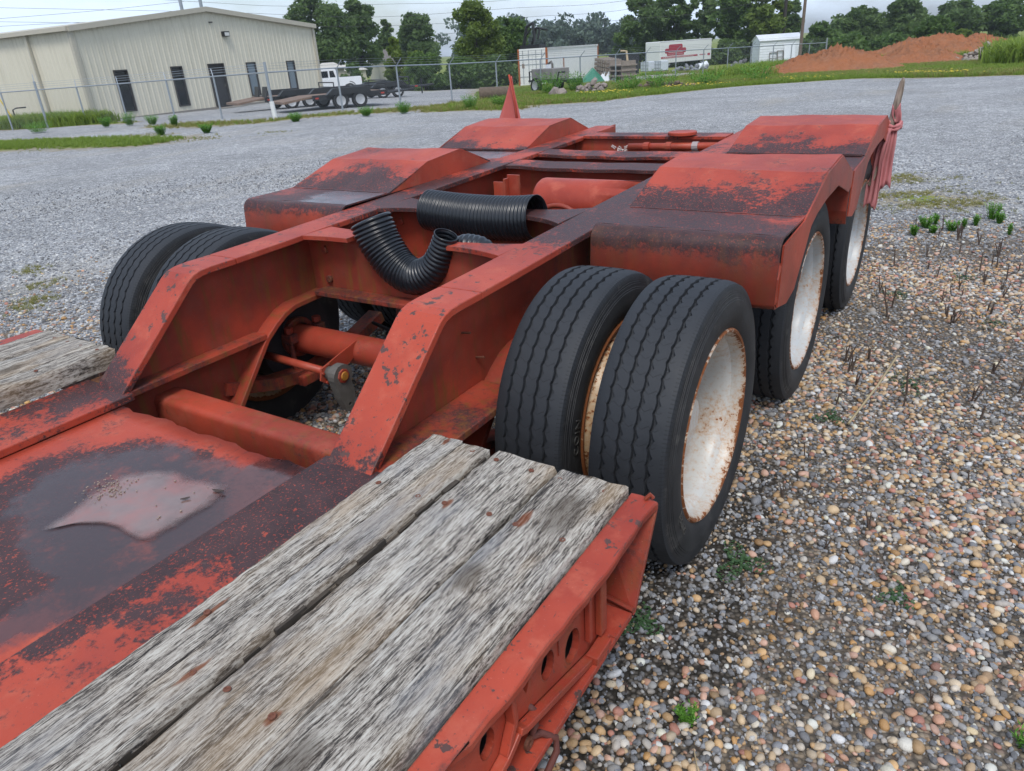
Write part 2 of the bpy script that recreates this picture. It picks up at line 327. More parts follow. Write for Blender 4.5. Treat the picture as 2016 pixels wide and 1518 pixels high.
def autosmooth(o, ang=35):
    bm = bmesh.new(); bm.from_mesh(o.data)
    for f in bm.faces: f.smooth = True
    for e in bm.edges: e.smooth = (len(e.link_faces) == 2 and e.calc_face_angle(0) < R(ang))
    bm.to_mesh(o.data); bm.free(); return o
def thing(name, label, cat, group=None, loc=(0, 0, 0), rz=0):
    o = bpy.data.objects.new(name, None); COL.objects.link(o); o.location = loc; o.rotation_euler = (0, 0, rz); o.empty_display_size = .1
    return tag(o, label, cat, group)
def tag(o, label, cat, group=None, kind=None):
    o['label'] = label; o['category'] = cat
    if group: o['group'] = group
    if kind: o['kind'] = kind
    return o
def dup(root, loc, rz=None, label=None, scale=None):
    r = root.copy(); COL.objects.link(r); r.location = loc
    if rz is not None: r.rotation_euler = (0, 0, rz)
    if scale is not None: r.scale = scale
    if label: r['label'] = label
    for ch in list(root.children):
        c = ch.copy(); COL.objects.link(c); c.parent = r
        for g in list(ch.children):
            d = g.copy(); COL.objects.link(d); d.parent = c
    return r
def plate_holes(outer, holes, th, P, name, mat, parent, bevel=.002):
    """flat plate with holes: outer/holes are 2-D loops, P maps (a,b,t) to a point, thickness th"""
    bm = bmesh.new(); ed = []
    for loop in [outer] + holes:
        vs = [bm.verts.new(P(a, b, 0)) for a, b in loop]
        ed += [bm.edges.new((vs[i], vs[(i + 1) % len(vs)])) for i in range(len(vs))]
    bmesh.ops.triangle_fill(bm, use_beauty=True, use_dissolve=True, edges=ed)
    g = bmesh.ops.extrude_face_region(bm, geom=bm.faces[:]); d = Vector(P(0, 0, th)) - Vector(P(0, 0, 0))
    for v in [q for q in g['geom'] if isinstance(q, bmesh.types.BMVert)]: v.co += d
    bmesh.ops.recalc_face_normals(bm, faces=bm.faces[:])
    me = bpy.data.meshes.new(name); bm.to_mesh(me); bm.free(); me.materials.append(mat)
    return link(name, me, parent)
def scatter(name, pts, scl, rot, tint, protos, label=None, cat=None, group=None, mat=None):
    """one 'stuff' object: instances of a few meshes on points"""
    n = len(pts); me = bpy.data.meshes.new(name); me.vertices.add(n); me.vertices.foreach_set('co', np.asarray(pts, np.float32).ravel())
    for nm, ty, arr, key in (('scl', 'FLOAT_VECTOR', scl, 'vector'), ('rot', 'FLOAT_VECTOR', rot, 'vector'), ('tint', 'FLOAT_COLOR', tint, 'color')):
        a = me.attributes.new(nm, ty, 'POINT'); a.data.foreach_set(key, np.asarray(arr, np.float32).ravel())
    a = me.attributes.new('pick', 'INT', 'POINT'); a.data.foreach_set('value', rng.integers(0, len(protos), n).astype(np.int32))
    o = bpy.data.objects.new(name, me); COL.objects.link(o); o['kind'] = 'stuff'
    if label: o['label'] = label
    if cat: o['category'] = cat
    c = bpy.data.collections.new(name + '_sources')
    for p in protos: c.objects.link(p)
    ng = bpy.data.node_groups.new(name + '_nodes', 'GeometryNodeTree')
    ng.interface.new_socket('Geometry', in_out='INPUT', socket_type='NodeSocketGeometry'); ng.interface.new_socket('Geometry', in_out='OUTPUT', socket_type='NodeSocketGeometry')
    gi = ng.nodes.new('NodeGroupInput'); go = ng.nodes.new('NodeGroupOutput'); ip = ng.nodes.new('GeometryNodeInstanceOnPoints'); ci = ng.nodes.new('GeometryNodeCollectionInfo')
    ci.inputs['Collection'].default_value = c; ci.inputs['Separate Children'].default_value = True; ci.inputs['Reset Children'].default_value = True
    ip.inputs['Pick Instance'].default_value = True
    def na(nm, ty):
        k = ng.nodes.new('GeometryNodeInputNamedAttribute'); k.data_type = ty; k.inputs['Name'].default_value = nm; return k.outputs['Attribute']
    L = ng.links.new
    L(gi.outputs[0], ip.inputs['Points']); L(ci.outputs[0], ip.inputs['Instance']); L(na('pick', 'INT'), ip.inputs['Instance Index'])
    L(na('rot', 'FLOAT_VECTOR'), ip.inputs['Rotation']); L(na('scl', 'FLOAT_VECTOR'), ip.inputs['Scale']); L(ip.outputs[0], go.inputs[0])
    md = o.modifiers.new('scatter', 'NODES'); md.node_group = ng
    return o
def proto(name, V, F, mat, smooth=True):
    me = bpy.data.meshes.new(name); me.from_pydata([tuple(v) for v in V], [], F); me.update(); me.materials.append(mat)
    if smooth: me.polygons.foreach_set('use_smooth', [True] * len(me.polygons))
    return bpy.data.objects.new(name, me)

# ------------------------------------------------------------------ terrain
def Tz(x, y):
    x = np.asarray(x, float); y = np.asarray(y, float)
    dx, dy = x - 1.74, y + 1.97; D = np.hypot(dx, dy); az = np.degrees(np.arctan2(dx, dy))
    t = np.clip((az + 46) / 12, 0, 1); t = t * t * (3 - 2 * t); k = .012 + .006 * t
    g = np.where(D < 6, 0, np.where(D < 10, (D - 6) ** 2 / 8, D - 8))
    bank = .03 * np.clip((-.25 - x) / .6, 0, 1) * np.clip((9 - D) / 3, 0, 1)
    return bank - k * np.minimum(g, 100)
def tz(x, y): return float(Tz(x, y))
def nz2(x, y, s, a=0): return .5 + .25 * (np.sin(x * s + 1.7 * np.sin(y * s * .83 + a) + a) + np.sin(y * s * 1.13 + 1.9 * np.sin(x * s * .71 + 2 * a)))
EDGE = [(-16.0, 14.6), (-15.2, 18.6), (-12.6, 21.1), (-10.0, 22.6), (-9.4, 26.6), (-7.3, 31.2), (-3.3, 33.4), (2.3, 31.6), (12, 28), (40, 18)]
FENCE2 = [(-21.13, 17.5), (-20.55, 20.51), (-20.02, 23.47), (-19.47, 26.45), (-18.92, 29.43), (-18.24, 32.5), (-17.56, 35.56), (-16.9, 38.62), (-16.33, 41.61), (-15.63, 44.7), (-14.92, 47.78), (-14.27, 50.83), (-13.58, 53.9), (-12.83, 57.01), (-12.24, 60.02), (-11.59, 63.06), (-10.91, 66.13)]
FENCE1 = [(-21.13, 17.5), (-24.41, 17.67), (-27.48, 17.66), (-30.63, 17.45), (-32.97, 16.9), (-34.59, 16.0), (-36.06, 15.16), (-37.58, 14.16)]
def segdist(x, y, line):
    d = np.full(np.shape(x), 1e9)
    for (ax, ay), (bx, by) in zip(line[:-1], line[1:]):
        ux, uy = bx - ax, by - ay; t = np.clip(((x - ax) * ux + (y - ay) * uy) / (ux * ux + uy * uy), 0, 1)
        d = np.minimum(d, np.hypot(x - ax - t * ux, y - ay - t * uy))
    return d
def az_of(x, y): return np.degrees(np.arctan2(x - 1.74, y + 1.97))
EA = np.array([float(az_of(*p)) for p in EDGE]); ED = np.array([math.hypot(p[0] - 1.74, p[1] + 1.97) for p in EDGE])
def grass_w(x, y):
    x = np.asarray(x, float); y = np.asarray(y, float); D = np.hypot(x - 1.74, y + 1.97); az = az_of(x, y)
    e = np.interp(az, EA, ED)
    beyond = np.clip((D - e) / 1.2, 0, 1)
    right = beyond * np.clip((az + 40) / 3, 0, 1)
    # behind the fence, left part, the yard stays gravel
    yard = np.clip((-33 - az) / 3, 0, 1) * np.clip((np.interp(az, [-50, -45, -40, -36, -33], [46, 48, 54, 58, 60]) - D) / 2, 0, 1) * np.clip((D - 32) / 1.5, 0, 1)
    right = right * (1 - yard)
    yard2 = np.exp(-(((x + 20) / 4) ** 2 + ((y - 50) / 9) ** 2)); right = right * (1 - .75 * np.clip(yard2 * 1.6, 0, 1))
    strip = (.45 + .6 * nz2(x, y, 1.3, 4)) * np.clip(1.2 - segdist(x, y, [(-24.5, 15.6), (-20.5, 15.8), (-19.2, 18.0), (-17.6, 21.5), (-15.5, 21.8), (-12.9, 20.6)]) / 1.5, 0, 1) * .8
    patch = np.clip(1.25 - segdist(x, y, [(-40, 10.5), (-30, 9.9), (-22.5, 9.9), (-18.6, 10.6)]) / 1.9, 0, 1)
    wallg = np.clip(1.2 - segdist(x, y, [(-38, 15.5), (-34, 17.0), (-31, 17.3)]) / 1.0, 0, 1) * .9
    patch2 = .62 * np.exp(-((x - 1.35) / .5) ** 2 - ((y - 6.0) / .42) ** 2) + .45 * np.exp(-((x - .9) / .5) ** 2 - ((y - 7.2) / .35) ** 2)
    patch = np.maximum(patch * np.clip(.25 + 1.1 * nz2(x, y, .8, 2), 0, 1), patch2)
    far = np.clip((D - 62) / 6, 0, 1) * np.clip((az + 60) / 4, 0, 1)
    return np.clip(np.maximum.reduce([right, strip, patch, wallg, far]), 0, 1)
def tan_w(x, y):
    x = np.asarray(x, float); y = np.asarray(y, float)
    a = np.clip((x - .2) / .6, 0, 1) * np.clip((5.4 - y - .25 * (2 - x)) / 1.6, 0, 1)
    b = np.clip((-1.0 - x) / .8, 0, 1) * np.clip((1.6 - y) / 1.8, 0, 1) * np.clip((x + 5.5) / 2, 0, 1) * .35
    c = (np.abs(x) < 1.3) * (y > -2) * (y < 3.2) * .6
    return np.maximum(np.maximum(a, b), c)
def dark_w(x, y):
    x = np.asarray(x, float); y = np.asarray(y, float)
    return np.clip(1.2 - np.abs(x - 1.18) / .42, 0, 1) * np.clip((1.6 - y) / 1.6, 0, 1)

def build_ground():
    az = np.concatenate([np.arange(-84, 20, .42), np.arange(20, 276, 6.0)]); rr = [.45]
    while rr[-1] < 900: rr.append(rr[-1] * 1.024 + .01)
    rr = np.array(rr); A, D = np.meshgrid(np.radians(az), rr); X = 1.74 + D * np.sin(A); Y = -1.97 + D * np.cos(A); Z = Tz(X, Y)
    Z = Z + .02 * np.sin(X * .9 + 1.3 * np.sin(Y * .7)) * np.clip((D - 8) / 10, 0, 1) + .25 * grass_w(X, Y) * np.clip((D - 45) / 30, 0, 1) * np.sin(X * .13) * np.sin(Y * .11)
    na, nr = len(az), len(rr); V = np.stack([X, Y, Z], -1).reshape(-1, 3); idx = np.arange(nr * na).reshape(nr, na)
    a = idx[:-1]; b = idx[1:]; F = np.stack([a, np.roll(a, -1, 1), np.roll(b, -1, 1), b], -1).reshape(-1, 4)
    c = len(V); V = np.vstack([V, [[1.74, -1.97, 0]]]); F = [tuple(f) for f in F.tolist()] + [(int(idx[0, (j + 1) % na]), int(idx[0, j]), c) for j in range(na)]
    me = bpy.data.meshes.new('ground'); me.from_pydata(V.tolist(), [], F); me.update()
    for nm, fn in (('grass', grass_w), ('tan', tan_w), ('dark', dark_w)):
        at = me.attributes.new(nm, 'FLOAT', 'POINT'); at.data.foreach_set('value', np.asarray(fn(V[:, 0], V[:, 1]), np.float32))
    me.polygons.foreach_set('use_smooth', [True] * len(me.polygons)); o = bpy.data.objects.new('ground', me); COL.objects.link(o); o['kind'] = 'structure'; o['label'] = 'grey gravel lot with patches of grass and tan river pebbles'
    m = M('gravel_lot'); co = m.co(); g = m.attr('grass'); tn = m.attr('tan'); dk = m.attr('dark')
    c1 = m.vor(co, 62, 'F1', 'Color'); d1 = m.vor(co, 62, 'F1', 'Distance'); s1 = m.sep(c1)
    c2 = m.vor(co, 24, 'F1', 'Color'); s2 = m.sep(c2)
    grey = m.ramp(s1[0], [(0, (.125, .128, .138)), (.45, (.272, .278, .288)), (.8, (.405, .41, .415)), (1, (.62, .615, .595))])
    tanc = m.ramp(s1[1], [(0, (.05, .042, .034)), (.35, (.16, .125, .085)), (.6, (.22, .17, .115)), (.8, (.19, .13, .095)), (1, (.34, .30, .24))])
    n0 = m.noise(co, .35, 5, .6); n1 = m.noise(co, 1.7, 5, .6); n2 = m.noise(co, 7, 5, .6)
    tm = m.step(m.ma('ADD', tn, m.ma('SUBTRACT', m.ma('ADD', m.ma('MULTIPLY', s2[0], .7), m.ma('MULTIPLY', n1, .5)), .6)), .35, .5)
    col = m.mix(m.ma('MULTIPLY', tm, .9), grey, tanc); col = m.mix(m.ma('MULTIPLY', m.ma('MULTIPLY', m.step(d1, .35, .62), m.ma('ADD', m.ma('MULTIPLY', tm, .5), .12)), 1.0), col, (.03, .028, .026))
    s3, s4 = m.sep(m.vor(co, 11, 'F1', 'Color')), m.sep(m.vor(co, 4.2, 'F1', 'Color')); gk = m.ma('MULTIPLY', m.lin(s3[1], 0, 1, .84, 1.16), m.lin(s4[1], 0, 1, .94, 1.06)); bk = m.n('ShaderNodeCombineColor'); [m.set(bk.inputs[i], gk) for i in range(3)]; col = m.mix(1.0, col, bk.outputs[0], 'MULTIPLY')
    tone = m.lin(n0, .3, .7, .80, 1.12); bt = m.n('ShaderNodeCombineColor'); [m.set(bt.inputs[i], tone) for i in range(3)]; col = m.mix(1.0, col, bt.outputs[0], 'MULTIPLY')
    # dust and beige traces
    dust = m.step(m.noise(m.mp(co, (.5, .16, 1)), 1.0, 6, .65), .50, .72); col = m.mix(m.ma('MULTIPLY', m.ma('MULTIPLY', dust, .45), m.ma('SUBTRACT', 1, tn)), col, (.34, .31, .26))
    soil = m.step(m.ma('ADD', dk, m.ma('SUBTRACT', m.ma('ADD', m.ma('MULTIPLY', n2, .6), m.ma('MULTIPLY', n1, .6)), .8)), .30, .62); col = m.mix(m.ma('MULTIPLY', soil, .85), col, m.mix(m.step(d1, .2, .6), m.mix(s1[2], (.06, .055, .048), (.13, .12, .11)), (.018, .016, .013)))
    gn = m.noise(co, .9, 6, .65); ge = m.ma('ADD', g, m.ma('MULTIPLY', m.ma('SUBTRACT', gn, .5), 1.35)); ge = m.ma('ADD', ge, m.ma('MULTIPLY', m.ma('SUBTRACT', n2, .5), .6)); gm = m.step(ge, .45, .66)
    fringe = m.ma('MULTIPLY', m.ma('MULTIPLY', m.step(ge, .06, .42), m.step(g, .01, .12)), .75); col = m.mix(fringe, col, m.mix(n2, (.20, .16, .09), (.30, .25, .15)))
    gc = m.mix(m.noise(co, .25, 4), (.095, .14, .022), (.18, .22, .038)); gc = m.mix(m.step(n2, .45, .7), gc, (.24, .23, .06)); col = m.mix(gm, col, gc)
    h = m.ma('ADD', m.ma('MULTIPLY', m.ma('SUBTRACT', 1, d1), 1.0), m.ma('MULTIPLY', s1[0], .6))
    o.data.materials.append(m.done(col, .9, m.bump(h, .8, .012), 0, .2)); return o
build_ground()

# ------------------------------------------------------------------ lowboy trailer
TR = thing('lowboy_trailer', 'red three axle lowboy trailer with grey plank deck and corner fenders', 'trailer')
TR.scale = (1.0475,) * 3; TR.location = (-.0825, .0938, -.0730)
def ground_frame(o):
    """running gear is measured from the ground, not from the frame"""
    o.scale = (1 / 1.0475,) * 3; o.location = (Vector(o.location) - TR.location) / 1.0475; return o
def on_deck(o):
    o.scale = TR.scale; o.location = Vector(o.location) * 1.0475 + TR.location; return o
def zt(y): return .936 + .03 * y
SLOPE = [(-.925, .616), (-.60, .898), (-.575, .913), (-.545, .921), (-.50, .924), (-.40, .925)]
TOP = SLOPE + [(y, zt(y)) for y in (0, .6, 1.2, 1.8, 2.4, 2.95)]
ARCH = [(-4.6, .25), (-.66, .25), (-.60, .30), (-.51, .405), (-.345, .598), (-.285, .640), (-.235, .668), (-.18, .684), (-.02, .69), (1.2, .71), (2.95, .74)]
def zarch(y): return float(np.interp(y, [p[0] for p in ARCH], [p[1] for p in ARCH]))
def ztop(y): return .618 if y < -.925 else float(np.interp(y, [p[0] for p in TOP], [p[1] for p in TOP]))
for s in (-1, 1):
    ys = sorted(set([-4.6, -3, -2, -1.2, -.925] + [p[0] for p in TOP] + [p[0] for p in ARCH if p[0] > -.9]))
    g = G(); xa, xb = (s * .524, s * .536)
    V = []; F = []
    for y in ys:
        zb, z1 = zarch(y) - .01, ztop(y) - .012; V += [(xa, y, zb), (xa, y, z1), (xb, y, z1), (xb, y, zb)]
    for i in range(len(ys) - 1):
        q = 4 * i
        for j in range(4): F.append((q + j, q + (j + 1) % 4, q + 4 + (j + 1) % 4, q + 4 + j))
    F += [(0, 3, 2, 1), (4 * len(ys) - 4, 4 * len(ys) - 3, 4 * len(ys) - 2, 4 * len(ys) - 1)]
    wb_ = g.add(V, F).make('beam_web', P_WEB, TR)
    x0, x1 = sorted((s * .455, s * .605))
    G().strip(SLOPE, x0, x1, .022).make('sloped_flange', P_SLOPE, TR, bevel=.003)
    G().strip([(-.398, .9252)] + [(y, zt(y)) for y in np.arange(-.2, 2.96, .2)], x0, x1, .022).make('top_flange', P_FLANGE, TR, bevel=.003)
    G().strip(ARCH[1:], x0, x1, .02).make('arch_flange', P_WEB, TR, bevel=.003)
    d0, d1 = sorted((s * .43, s * .69))
    yy = [-4.6, -3.5, -2.5, -1.8, -1.3, -1.0, -.9]
    G().strip([(y, .618) for y in yy], d0, d1, .024).make('deck_flange', P_DECK, TR, bevel=.003)
    # ledge running on beyond the foot of the sloped flange
    for (a, b) in ((.455, .524), (.536, .685)):
        l0, l1 = sorted((s * a, s * b)); G().strip([(-.898, .616), (-.34, .616)], l0, l1, .022).make('ledge', P_UNDER, TR, bevel=.003)
    for (by, bz) in ((-.42, .80), (-.36, .70)):       # stub studs on the outer web
        G().tube([(s * .536, by, bz), (s * .565, by + .004, bz + .003)], .004, 6).make('stud', SCREWM, TR)
# centre plate with standing water
V = []; F = []; nx, ny = 24, 60
for j in range(ny + 1):
    for i in range(nx + 1):
        x = -.428 + .856 * i / nx; y = -4.6 + (3.655) * j / ny
        if j == ny: y += .006 * math.sin(x * 23) + .004 * math.sin(x * 61 + 1)
        dip = -.008 * math.exp(-((x - .1) / .33) ** 2 - ((y + 1.3) / .4) ** 2)
        V.append((x, y, .595 + dip + .0015 * math.sin(9 * x + 4 * y)))
for j in range(ny):
    for i in range(nx): q = j * (nx + 1) + i; F.append((q, q + 1, q + nx + 2, q + nx + 1))
o = newmesh('deck_plate', V, F, P_PLATE, TR, smooth=True); so_ = o.modifiers.new('thick', 'SOLIDIFY'); so_.thickness = .012; so_.offset = -1
# rounded cross tube at the drop
def rounded_rect(a0, a1, b0, b1, r, n=4):
    L = []
    for (ca, cb, t0) in ((a1 - r, b1 - r, 0), (a0 + r, b1 - r, 90), (a0 + r, b0 + r, 180), (a1 - r, b0 + r, 270)):
        for k in range(n + 1): t = R(t0 + 90 * k / n); L.append((ca + r * math.cos(t), cb + r * math.sin(t)))
    return L
autosmooth(G().prism(rounded_rect(-.795, -.690, .425, .540, .022), -.524, .524).make('cross_tube', P_CROSS, TR))
# crossplate with a U notch, its side gussets and bottom flange
def crossplate(y, zb, zt_, cx, hw, dep, name):
    n = 14; notch = [(cx + hw * math.cos(PI - PI * k / n), zt_ - dep * math.sin(PI * k / n) ** .8) for k in range(n + 1)]
    outer = [(-.523, zb), (.523, zb), (.523, zt_)] + notch[::-1] + [(-.523, zt_)]
    plate_holes(outer, [], .012, lambda a, b, t: (a, y + t, b), name, P_WEB, TR)
    G().box(-.454, .454, y - .075, y - .001, zb - .002, zb + .018).make('bottom_flange', P_UNDER, TR, bevel=.003)
    for s in (-1, 1):                                   # bolts
        for bz in (.05, .17): G().lathe([(0, 0), (0, .016), (-.010, .016), (-.012, .012), (-.012, 0)], 10, 'y', (s * .43, y, zb + bz)).make('bolt', P_UNDER, TR)
crossplate(.0, .69, .926, -.02, .215, .155, 'crossplate')
crossplate(.47, .70, .938, -.02, .235, .12, 'crossplate')
def gusset(s, y0, y1, xin, zz, fl):
    """plate beside a notch that flares out where it meets the beam"""
    ym = (y0 + y1) / 2; hw = (y1 - y0) / 2; n = 8; L = []; Rr = []
    for k in range(n + 1):
        t = k / n; x = xin + (.4545 - xin) * t; hh = hw + fl * t ** 2.2
        L.append((s * x, ym - hh)); Rr.append((s * x, ym + hh))
    poly = L + Rr[::-1]
    if s > 0: poly = poly[::-1]
    G().prism(poly, zz - .018, zz, 'z').make('gusset_flange', P_FLANGE, TR, bevel=.002)
gusset(-1, -.065, .055, .235, .934, .02); gusset(1, -.03, .035, .20, .934, .05)
gusset(-1, .40, .54, .24, .951, .05); gusset(1, .41, .52, .20, .951, .09)
# crossmembers further back, rear beam, round cap
def crossmember(y0, y1, wy, zb):
    xs = np.linspace(-.454, .454, 13); V = []; F = []
    for x in xs:
        sag = -.008 * math.cos(x * 3.2) - .002 * math.sin(x * 21); e = .005 * math.sin(x * 13 + y0 * 9)
        za, zc = zt(y0) + sag - .004, zt(y1) + sag * .6
        V += [(x, y0 + e, za), (x, y1, zc), (x, y1, zc - .018), (x, y0 + e, za - .018)]
    for i in range(12):
        q = 4 * i
        for j in range(4): F.append((q + j, q + 4 + j, q + 4 + (j + 1) % 4, q + (j + 1) % 4))
    F += [(0, 1, 2, 3), (51, 50, 49, 48)]
    c = newmesh('crossmember', V, F, P_FLANGE, TR, bevel=.002)
    G().box(-.5235, .5235, wy, wy + .01, zb, zt(wy) - .022).make('web', P_CROSS, c)
crossmember(1.385, 1.53, 1.465, .74); crossmember(1.735, 1.87, 1.80, .76)
G().box(-.5235, .5235, 2.33, 2.344, .74, 1.004).make('rear_beam', P_CROSS, TR, bevel=.002)
G().strip([(2.31, 1.012), (2.46, 1.016)], -.4545, .4545, .018).make('rear_flange', P_FLANGE, TR, bevel=.002)
autosmooth(G().lathe([(1.016, 0.0), (1.016, .085), (1.030, .085), (1.034, .08), (1.034, 0.0)], 32, 'z', (.19, 2.33, .004)).make('round_cap', P_FEND, TR))
# air pipe with wrapped ends in front of the rear beam
pp = G().tube([(-.12, 2.26, .955), (.42, 2.26, .965)], .022, 12).make('air_pipe', P_CLEAN, TR, smooth=True)
for x in (-.02, .12, .28): G().tube([(x, 2.26, .957 + .018 * x), (x + .035, 2.26, .958 + .018 * x)], .028, 12).make('coupling', P_CLEAN if x < .2 else flat('alloy_band', (.36, .30, .29), .5, .3), pp)
for x, q in ((-.16, 1), (.45, 2)):
    g = G()
    for k in range(16): p = Vector((x + random.gauss(0, .018), 2.25 + random.gauss(0, .012), .945 + random.gauss(0, .010))); d = Vector((random.gauss(0, 1), random.gauss(0, 1), random.gauss(0, 1))).normalized() * .03; g.tube([p, p + d], .004, 4)
    g.make('torn_tape', flat('tape_white', (.42, .34, .32), .8), pp)
# air tank, bracket, hoop
prof = [(-.155 + .0, 0)] + [(-.155 + .055 * (1 - math.cos(t)), .115 * math.sin(t)) for t in np.linspace(.15, PI / 2, 7)] + [(.20, .115), (.50 - .055, .115)] + [(.50 - .055 * (1 - math.cos(t)), .115 * math.sin(t)) for t in np.linspace(PI / 2, .15, 7)] + [(.50, 0)]
tk = autosmooth(G().lathe(prof, 40, 'x', (0, 1.20, .835)).make('air_tank', P_TANK, TR), 60)
G().tube([(.06 + .11 * math.cos(t), 1.03, .78 + .075 * math.sin(t)) for t in np.linspace(-.2, PI + .2, 15)], .012, 8).make('hoop', P_CLEAN, tk, smooth=True)
for k in range(3): G().tube([(.13 + .02 * k, 1.03 - .01 * k, .81), (.17 + .015 * k, 1.02, .79), (.2, 1.04, .77)], .009, 7).make('fitting', P_UNDER, tk)
g = G(); g.box(-.36, -.30, 1.12, 1.13, .74, .935); g.box(-.302, -.23, 1.16, 1.172, .76, .965); g.box(-.302, -.29, 1.12, 1.172, .76, .95); g.make('tank_bracket', P_CLEAN, TR, bevel=.002)

# fenders, both sides, over the second and third axle
HY = (.605, 1.845); HZ = (.957, .985)
def fender(s, k):
    yh, zb = HY[k], HZ[k]; f = bpy.data.objects.new('fender', None); COL.objects.link(f); f.parent = TR; f.empty_display_size = .05
    xi, xo = .607, 1.252; x0, x1 = sorted((s * xi, s * xo))
    hump = [(yh, zb + .004), (yh + .312, zb + .104), (yh + .59, zb + .124), (yh + .60, zb + .1225), (yh + .905, zb + .012)]
    # sheet over the tyre, slightly uneven
    V = []; F = []; nx = 14; path = []
    for (a, b) in zip(hump[:-1], hump[1:]):
        for t in np.linspace(0, 1, 5)[:-1]: path.append((a[0] + (b[0] - a[0]) * t, a[1] + (b[1] - a[1]) * t))
    path.append(hump[-1])
    for (y, z) in path:
        for i in range(nx + 1):
            u = i / nx; x = s * (xi + (xo - xi) * u); V.append((x, y, z + .0025 * math.sin(5 * u + 7 * y + s) + .0015 * math.sin(17 * u + 3 * y)))
    for j in range(len(path) - 1):
        for i in range(nx):
            q = j * (nx + 1) + i; F.append((q, q + 1, q + nx + 2, q + nx + 1) if s > 0 else (q + 1, q, q + nx + 1, q + nx + 2))
    h = newmesh('hump', V, F, P_FEND, f); md = h.modifiers.new('thick', 'SOLIDIFY'); md.thickness = .007; md.offset = -1
    # inboard end plate, outer skirt
    G().prism([(yh + .01, zb)] + [(p[0], p[1] - .006) for p in hump[1:-1]] + [(hump[-1][0], zb + .008)], s * xi, s * (xi + .006)).make('end_plate', P_CLEAN, f, bevel=.0015)
    sk = [(yh - .315, zb - .215), (yh - .30, zb - .02), (yh - .02, zb - .002)] + [(p[0], p[1] - .002) for p in hump[1:-1]] + [(hump[-1][0] + .0, zb + .010), (yh + .898, zb - .05), (yh + .849, zb - .066), (yh + .565, zb + .012), (yh + .341, zb + .002), (yh + .18, zb - .020), (yh + .095, zb - .045), (yh + .037, zb - .105), (yh - .088, zb - .222), (yh - .19, zb - .240)]
    plate_holes([(p[0], p[1]) for p in sk], [], .006, lambda a, b, t: (s * (xo + t), a, b), 'skirt', P_CLEAN, f)
    # flat shelf in front and behind
    y0 = yh - .30 if k == 0 else HY[0] + .907
    V = []; F = []
    shelf = [(y0, zb - .002), (yh + .006, zb)] if k == 1 else None
    if k == 0:
        cr = []
        for t in np.linspace(0, 1, 6): a = R(90 + 78 * t); cr.append((yh - .275 + .045 * math.cos(a) * 1.0, zb - .047 + .045 * math.sin(a)))
        prof = [(yh + .004, zb), (yh - .13, zb - .001)] + cr + [(yh - .33, zb - .20), (yh - .318, zb - .215), (yh - .27, zb - .222), (yh - .20, zb - .20)]
        G().strip(prof[:2] + [cr[0]], x0, x1, .007).make('shelf', P_FLAT, f)
        V = []; F = []; nx = 18
        for (y, z) in prof[2:]:
            for i in range(nx + 1):
                u = i / nx; V.append((s * (xi + (xo - xi) * u), y + .003 * math.sin(9 * u + z * 20), z - .001 * math.sin(23 * u)))
        for j in range(len(prof) - 3):
            for i in range(nx): q = j * (nx + 1) + i; F.append((q, q + 1, q + nx + 2, q + nx + 1) if s < 0 else (q + 1, q, q + nx + 1, q + nx + 2))
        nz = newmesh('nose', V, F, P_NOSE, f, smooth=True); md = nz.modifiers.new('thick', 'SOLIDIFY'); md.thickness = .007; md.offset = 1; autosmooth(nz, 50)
        # torn flap at the open end
        g = G(); g.strip([(yh - .335, zb - .20), (yh - .33, zb - .12), (yh - .30, zb - .075), (yh - .27, zb - .085), (yh - .285, zb - .12), (yh - .315, zb - .20)], *sorted((s * (xo - .03), s * (xo + .004))), .004); g.make('torn_flap', P_CLEAN, f)
    else:
        G().strip([(y0, HZ[0] + .010), (yh + .004, zb)], x0, x1, .007).make('shelf', P_FLAT, f)
        prof = [(y0 + .01, HZ[0] + .0), (y0 + .0, HZ[0] - .16), (y0 + .02, HZ[0] - .22)]
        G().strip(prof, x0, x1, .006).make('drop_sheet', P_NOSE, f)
        G().strip([(yh + .905, zb + .010), (yh + .915, zb - .15), (yh + .905, zb - .26)], x0, x1, .006).make('mud_sheet', P_CLEAN, f)
    for (dy, dz) in ((-.012, .006), (.0, .009)):        # hinge strip
        G().box(x0 + .01, x1 - .01, yh + dy - .012, yh + dy, zb + .0015, zb + dz).make('hinge_strip', P_FLAT, f)
    return f
for s in (-1, 1):
    for k in (0, 1): fender(s, k)

# wheels
def tyre_mesh():
    N = 240; hw = .108; gx = (-.066, -.022, .022, .066)
    side = [(-.105, .300), (-.116, .315), (-.124, .345), (-.1265, .370), (-.123, .395), (-.1215, .396), (-.121, .401), (-.1195, .402), (-.118, .412), (-.1165, .4125), (-.116, .418), (-.1145, .4185), (-.113, .430), (-.108, .441)]
    V = []; F = []; K = None
    for i in range(N):
        a = 2 * PI * i / N; ph = i % 4; zz = (.0036, 0, -.0036, 0)[ph]; wd = (.0078, .0046, .0050, .0046)[ph]
        row = list(side); row.append((-.094, .4465))
        for q in gx:
            cr = .4515 - .35 * q * q; row += [(q + zz - wd, cr), (q + zz * .8 - wd * .6, cr - .011), (q + zz * .8 + wd * .6, cr - .011), (q + zz + wd, cr)]
        row.append((.094, .4465)); row += [(-x, r) for x, r in side[::-1]]; K = len(row)
        for (x, r) in row: V.append((x, r * math.cos(a), r * math.sin(a)))
    for i in range(N):
        for j in range(K - 1): p = i * K + j; q = ((i + 1) % N) * K + j; F.append((p, q, q + 1, p + 1))
    return V, F
tv, tf = tyre_mesh(); TY = bpy.data.meshes.new('tyre'); TY.from_pydata(tv, [], tf); TY.update(); TY.materials.append(TYRE); TY.polygons.foreach_set('use_smooth', [True] * len(TY.polygons))
bm = bmesh.new(); bm.from_mesh(TY)
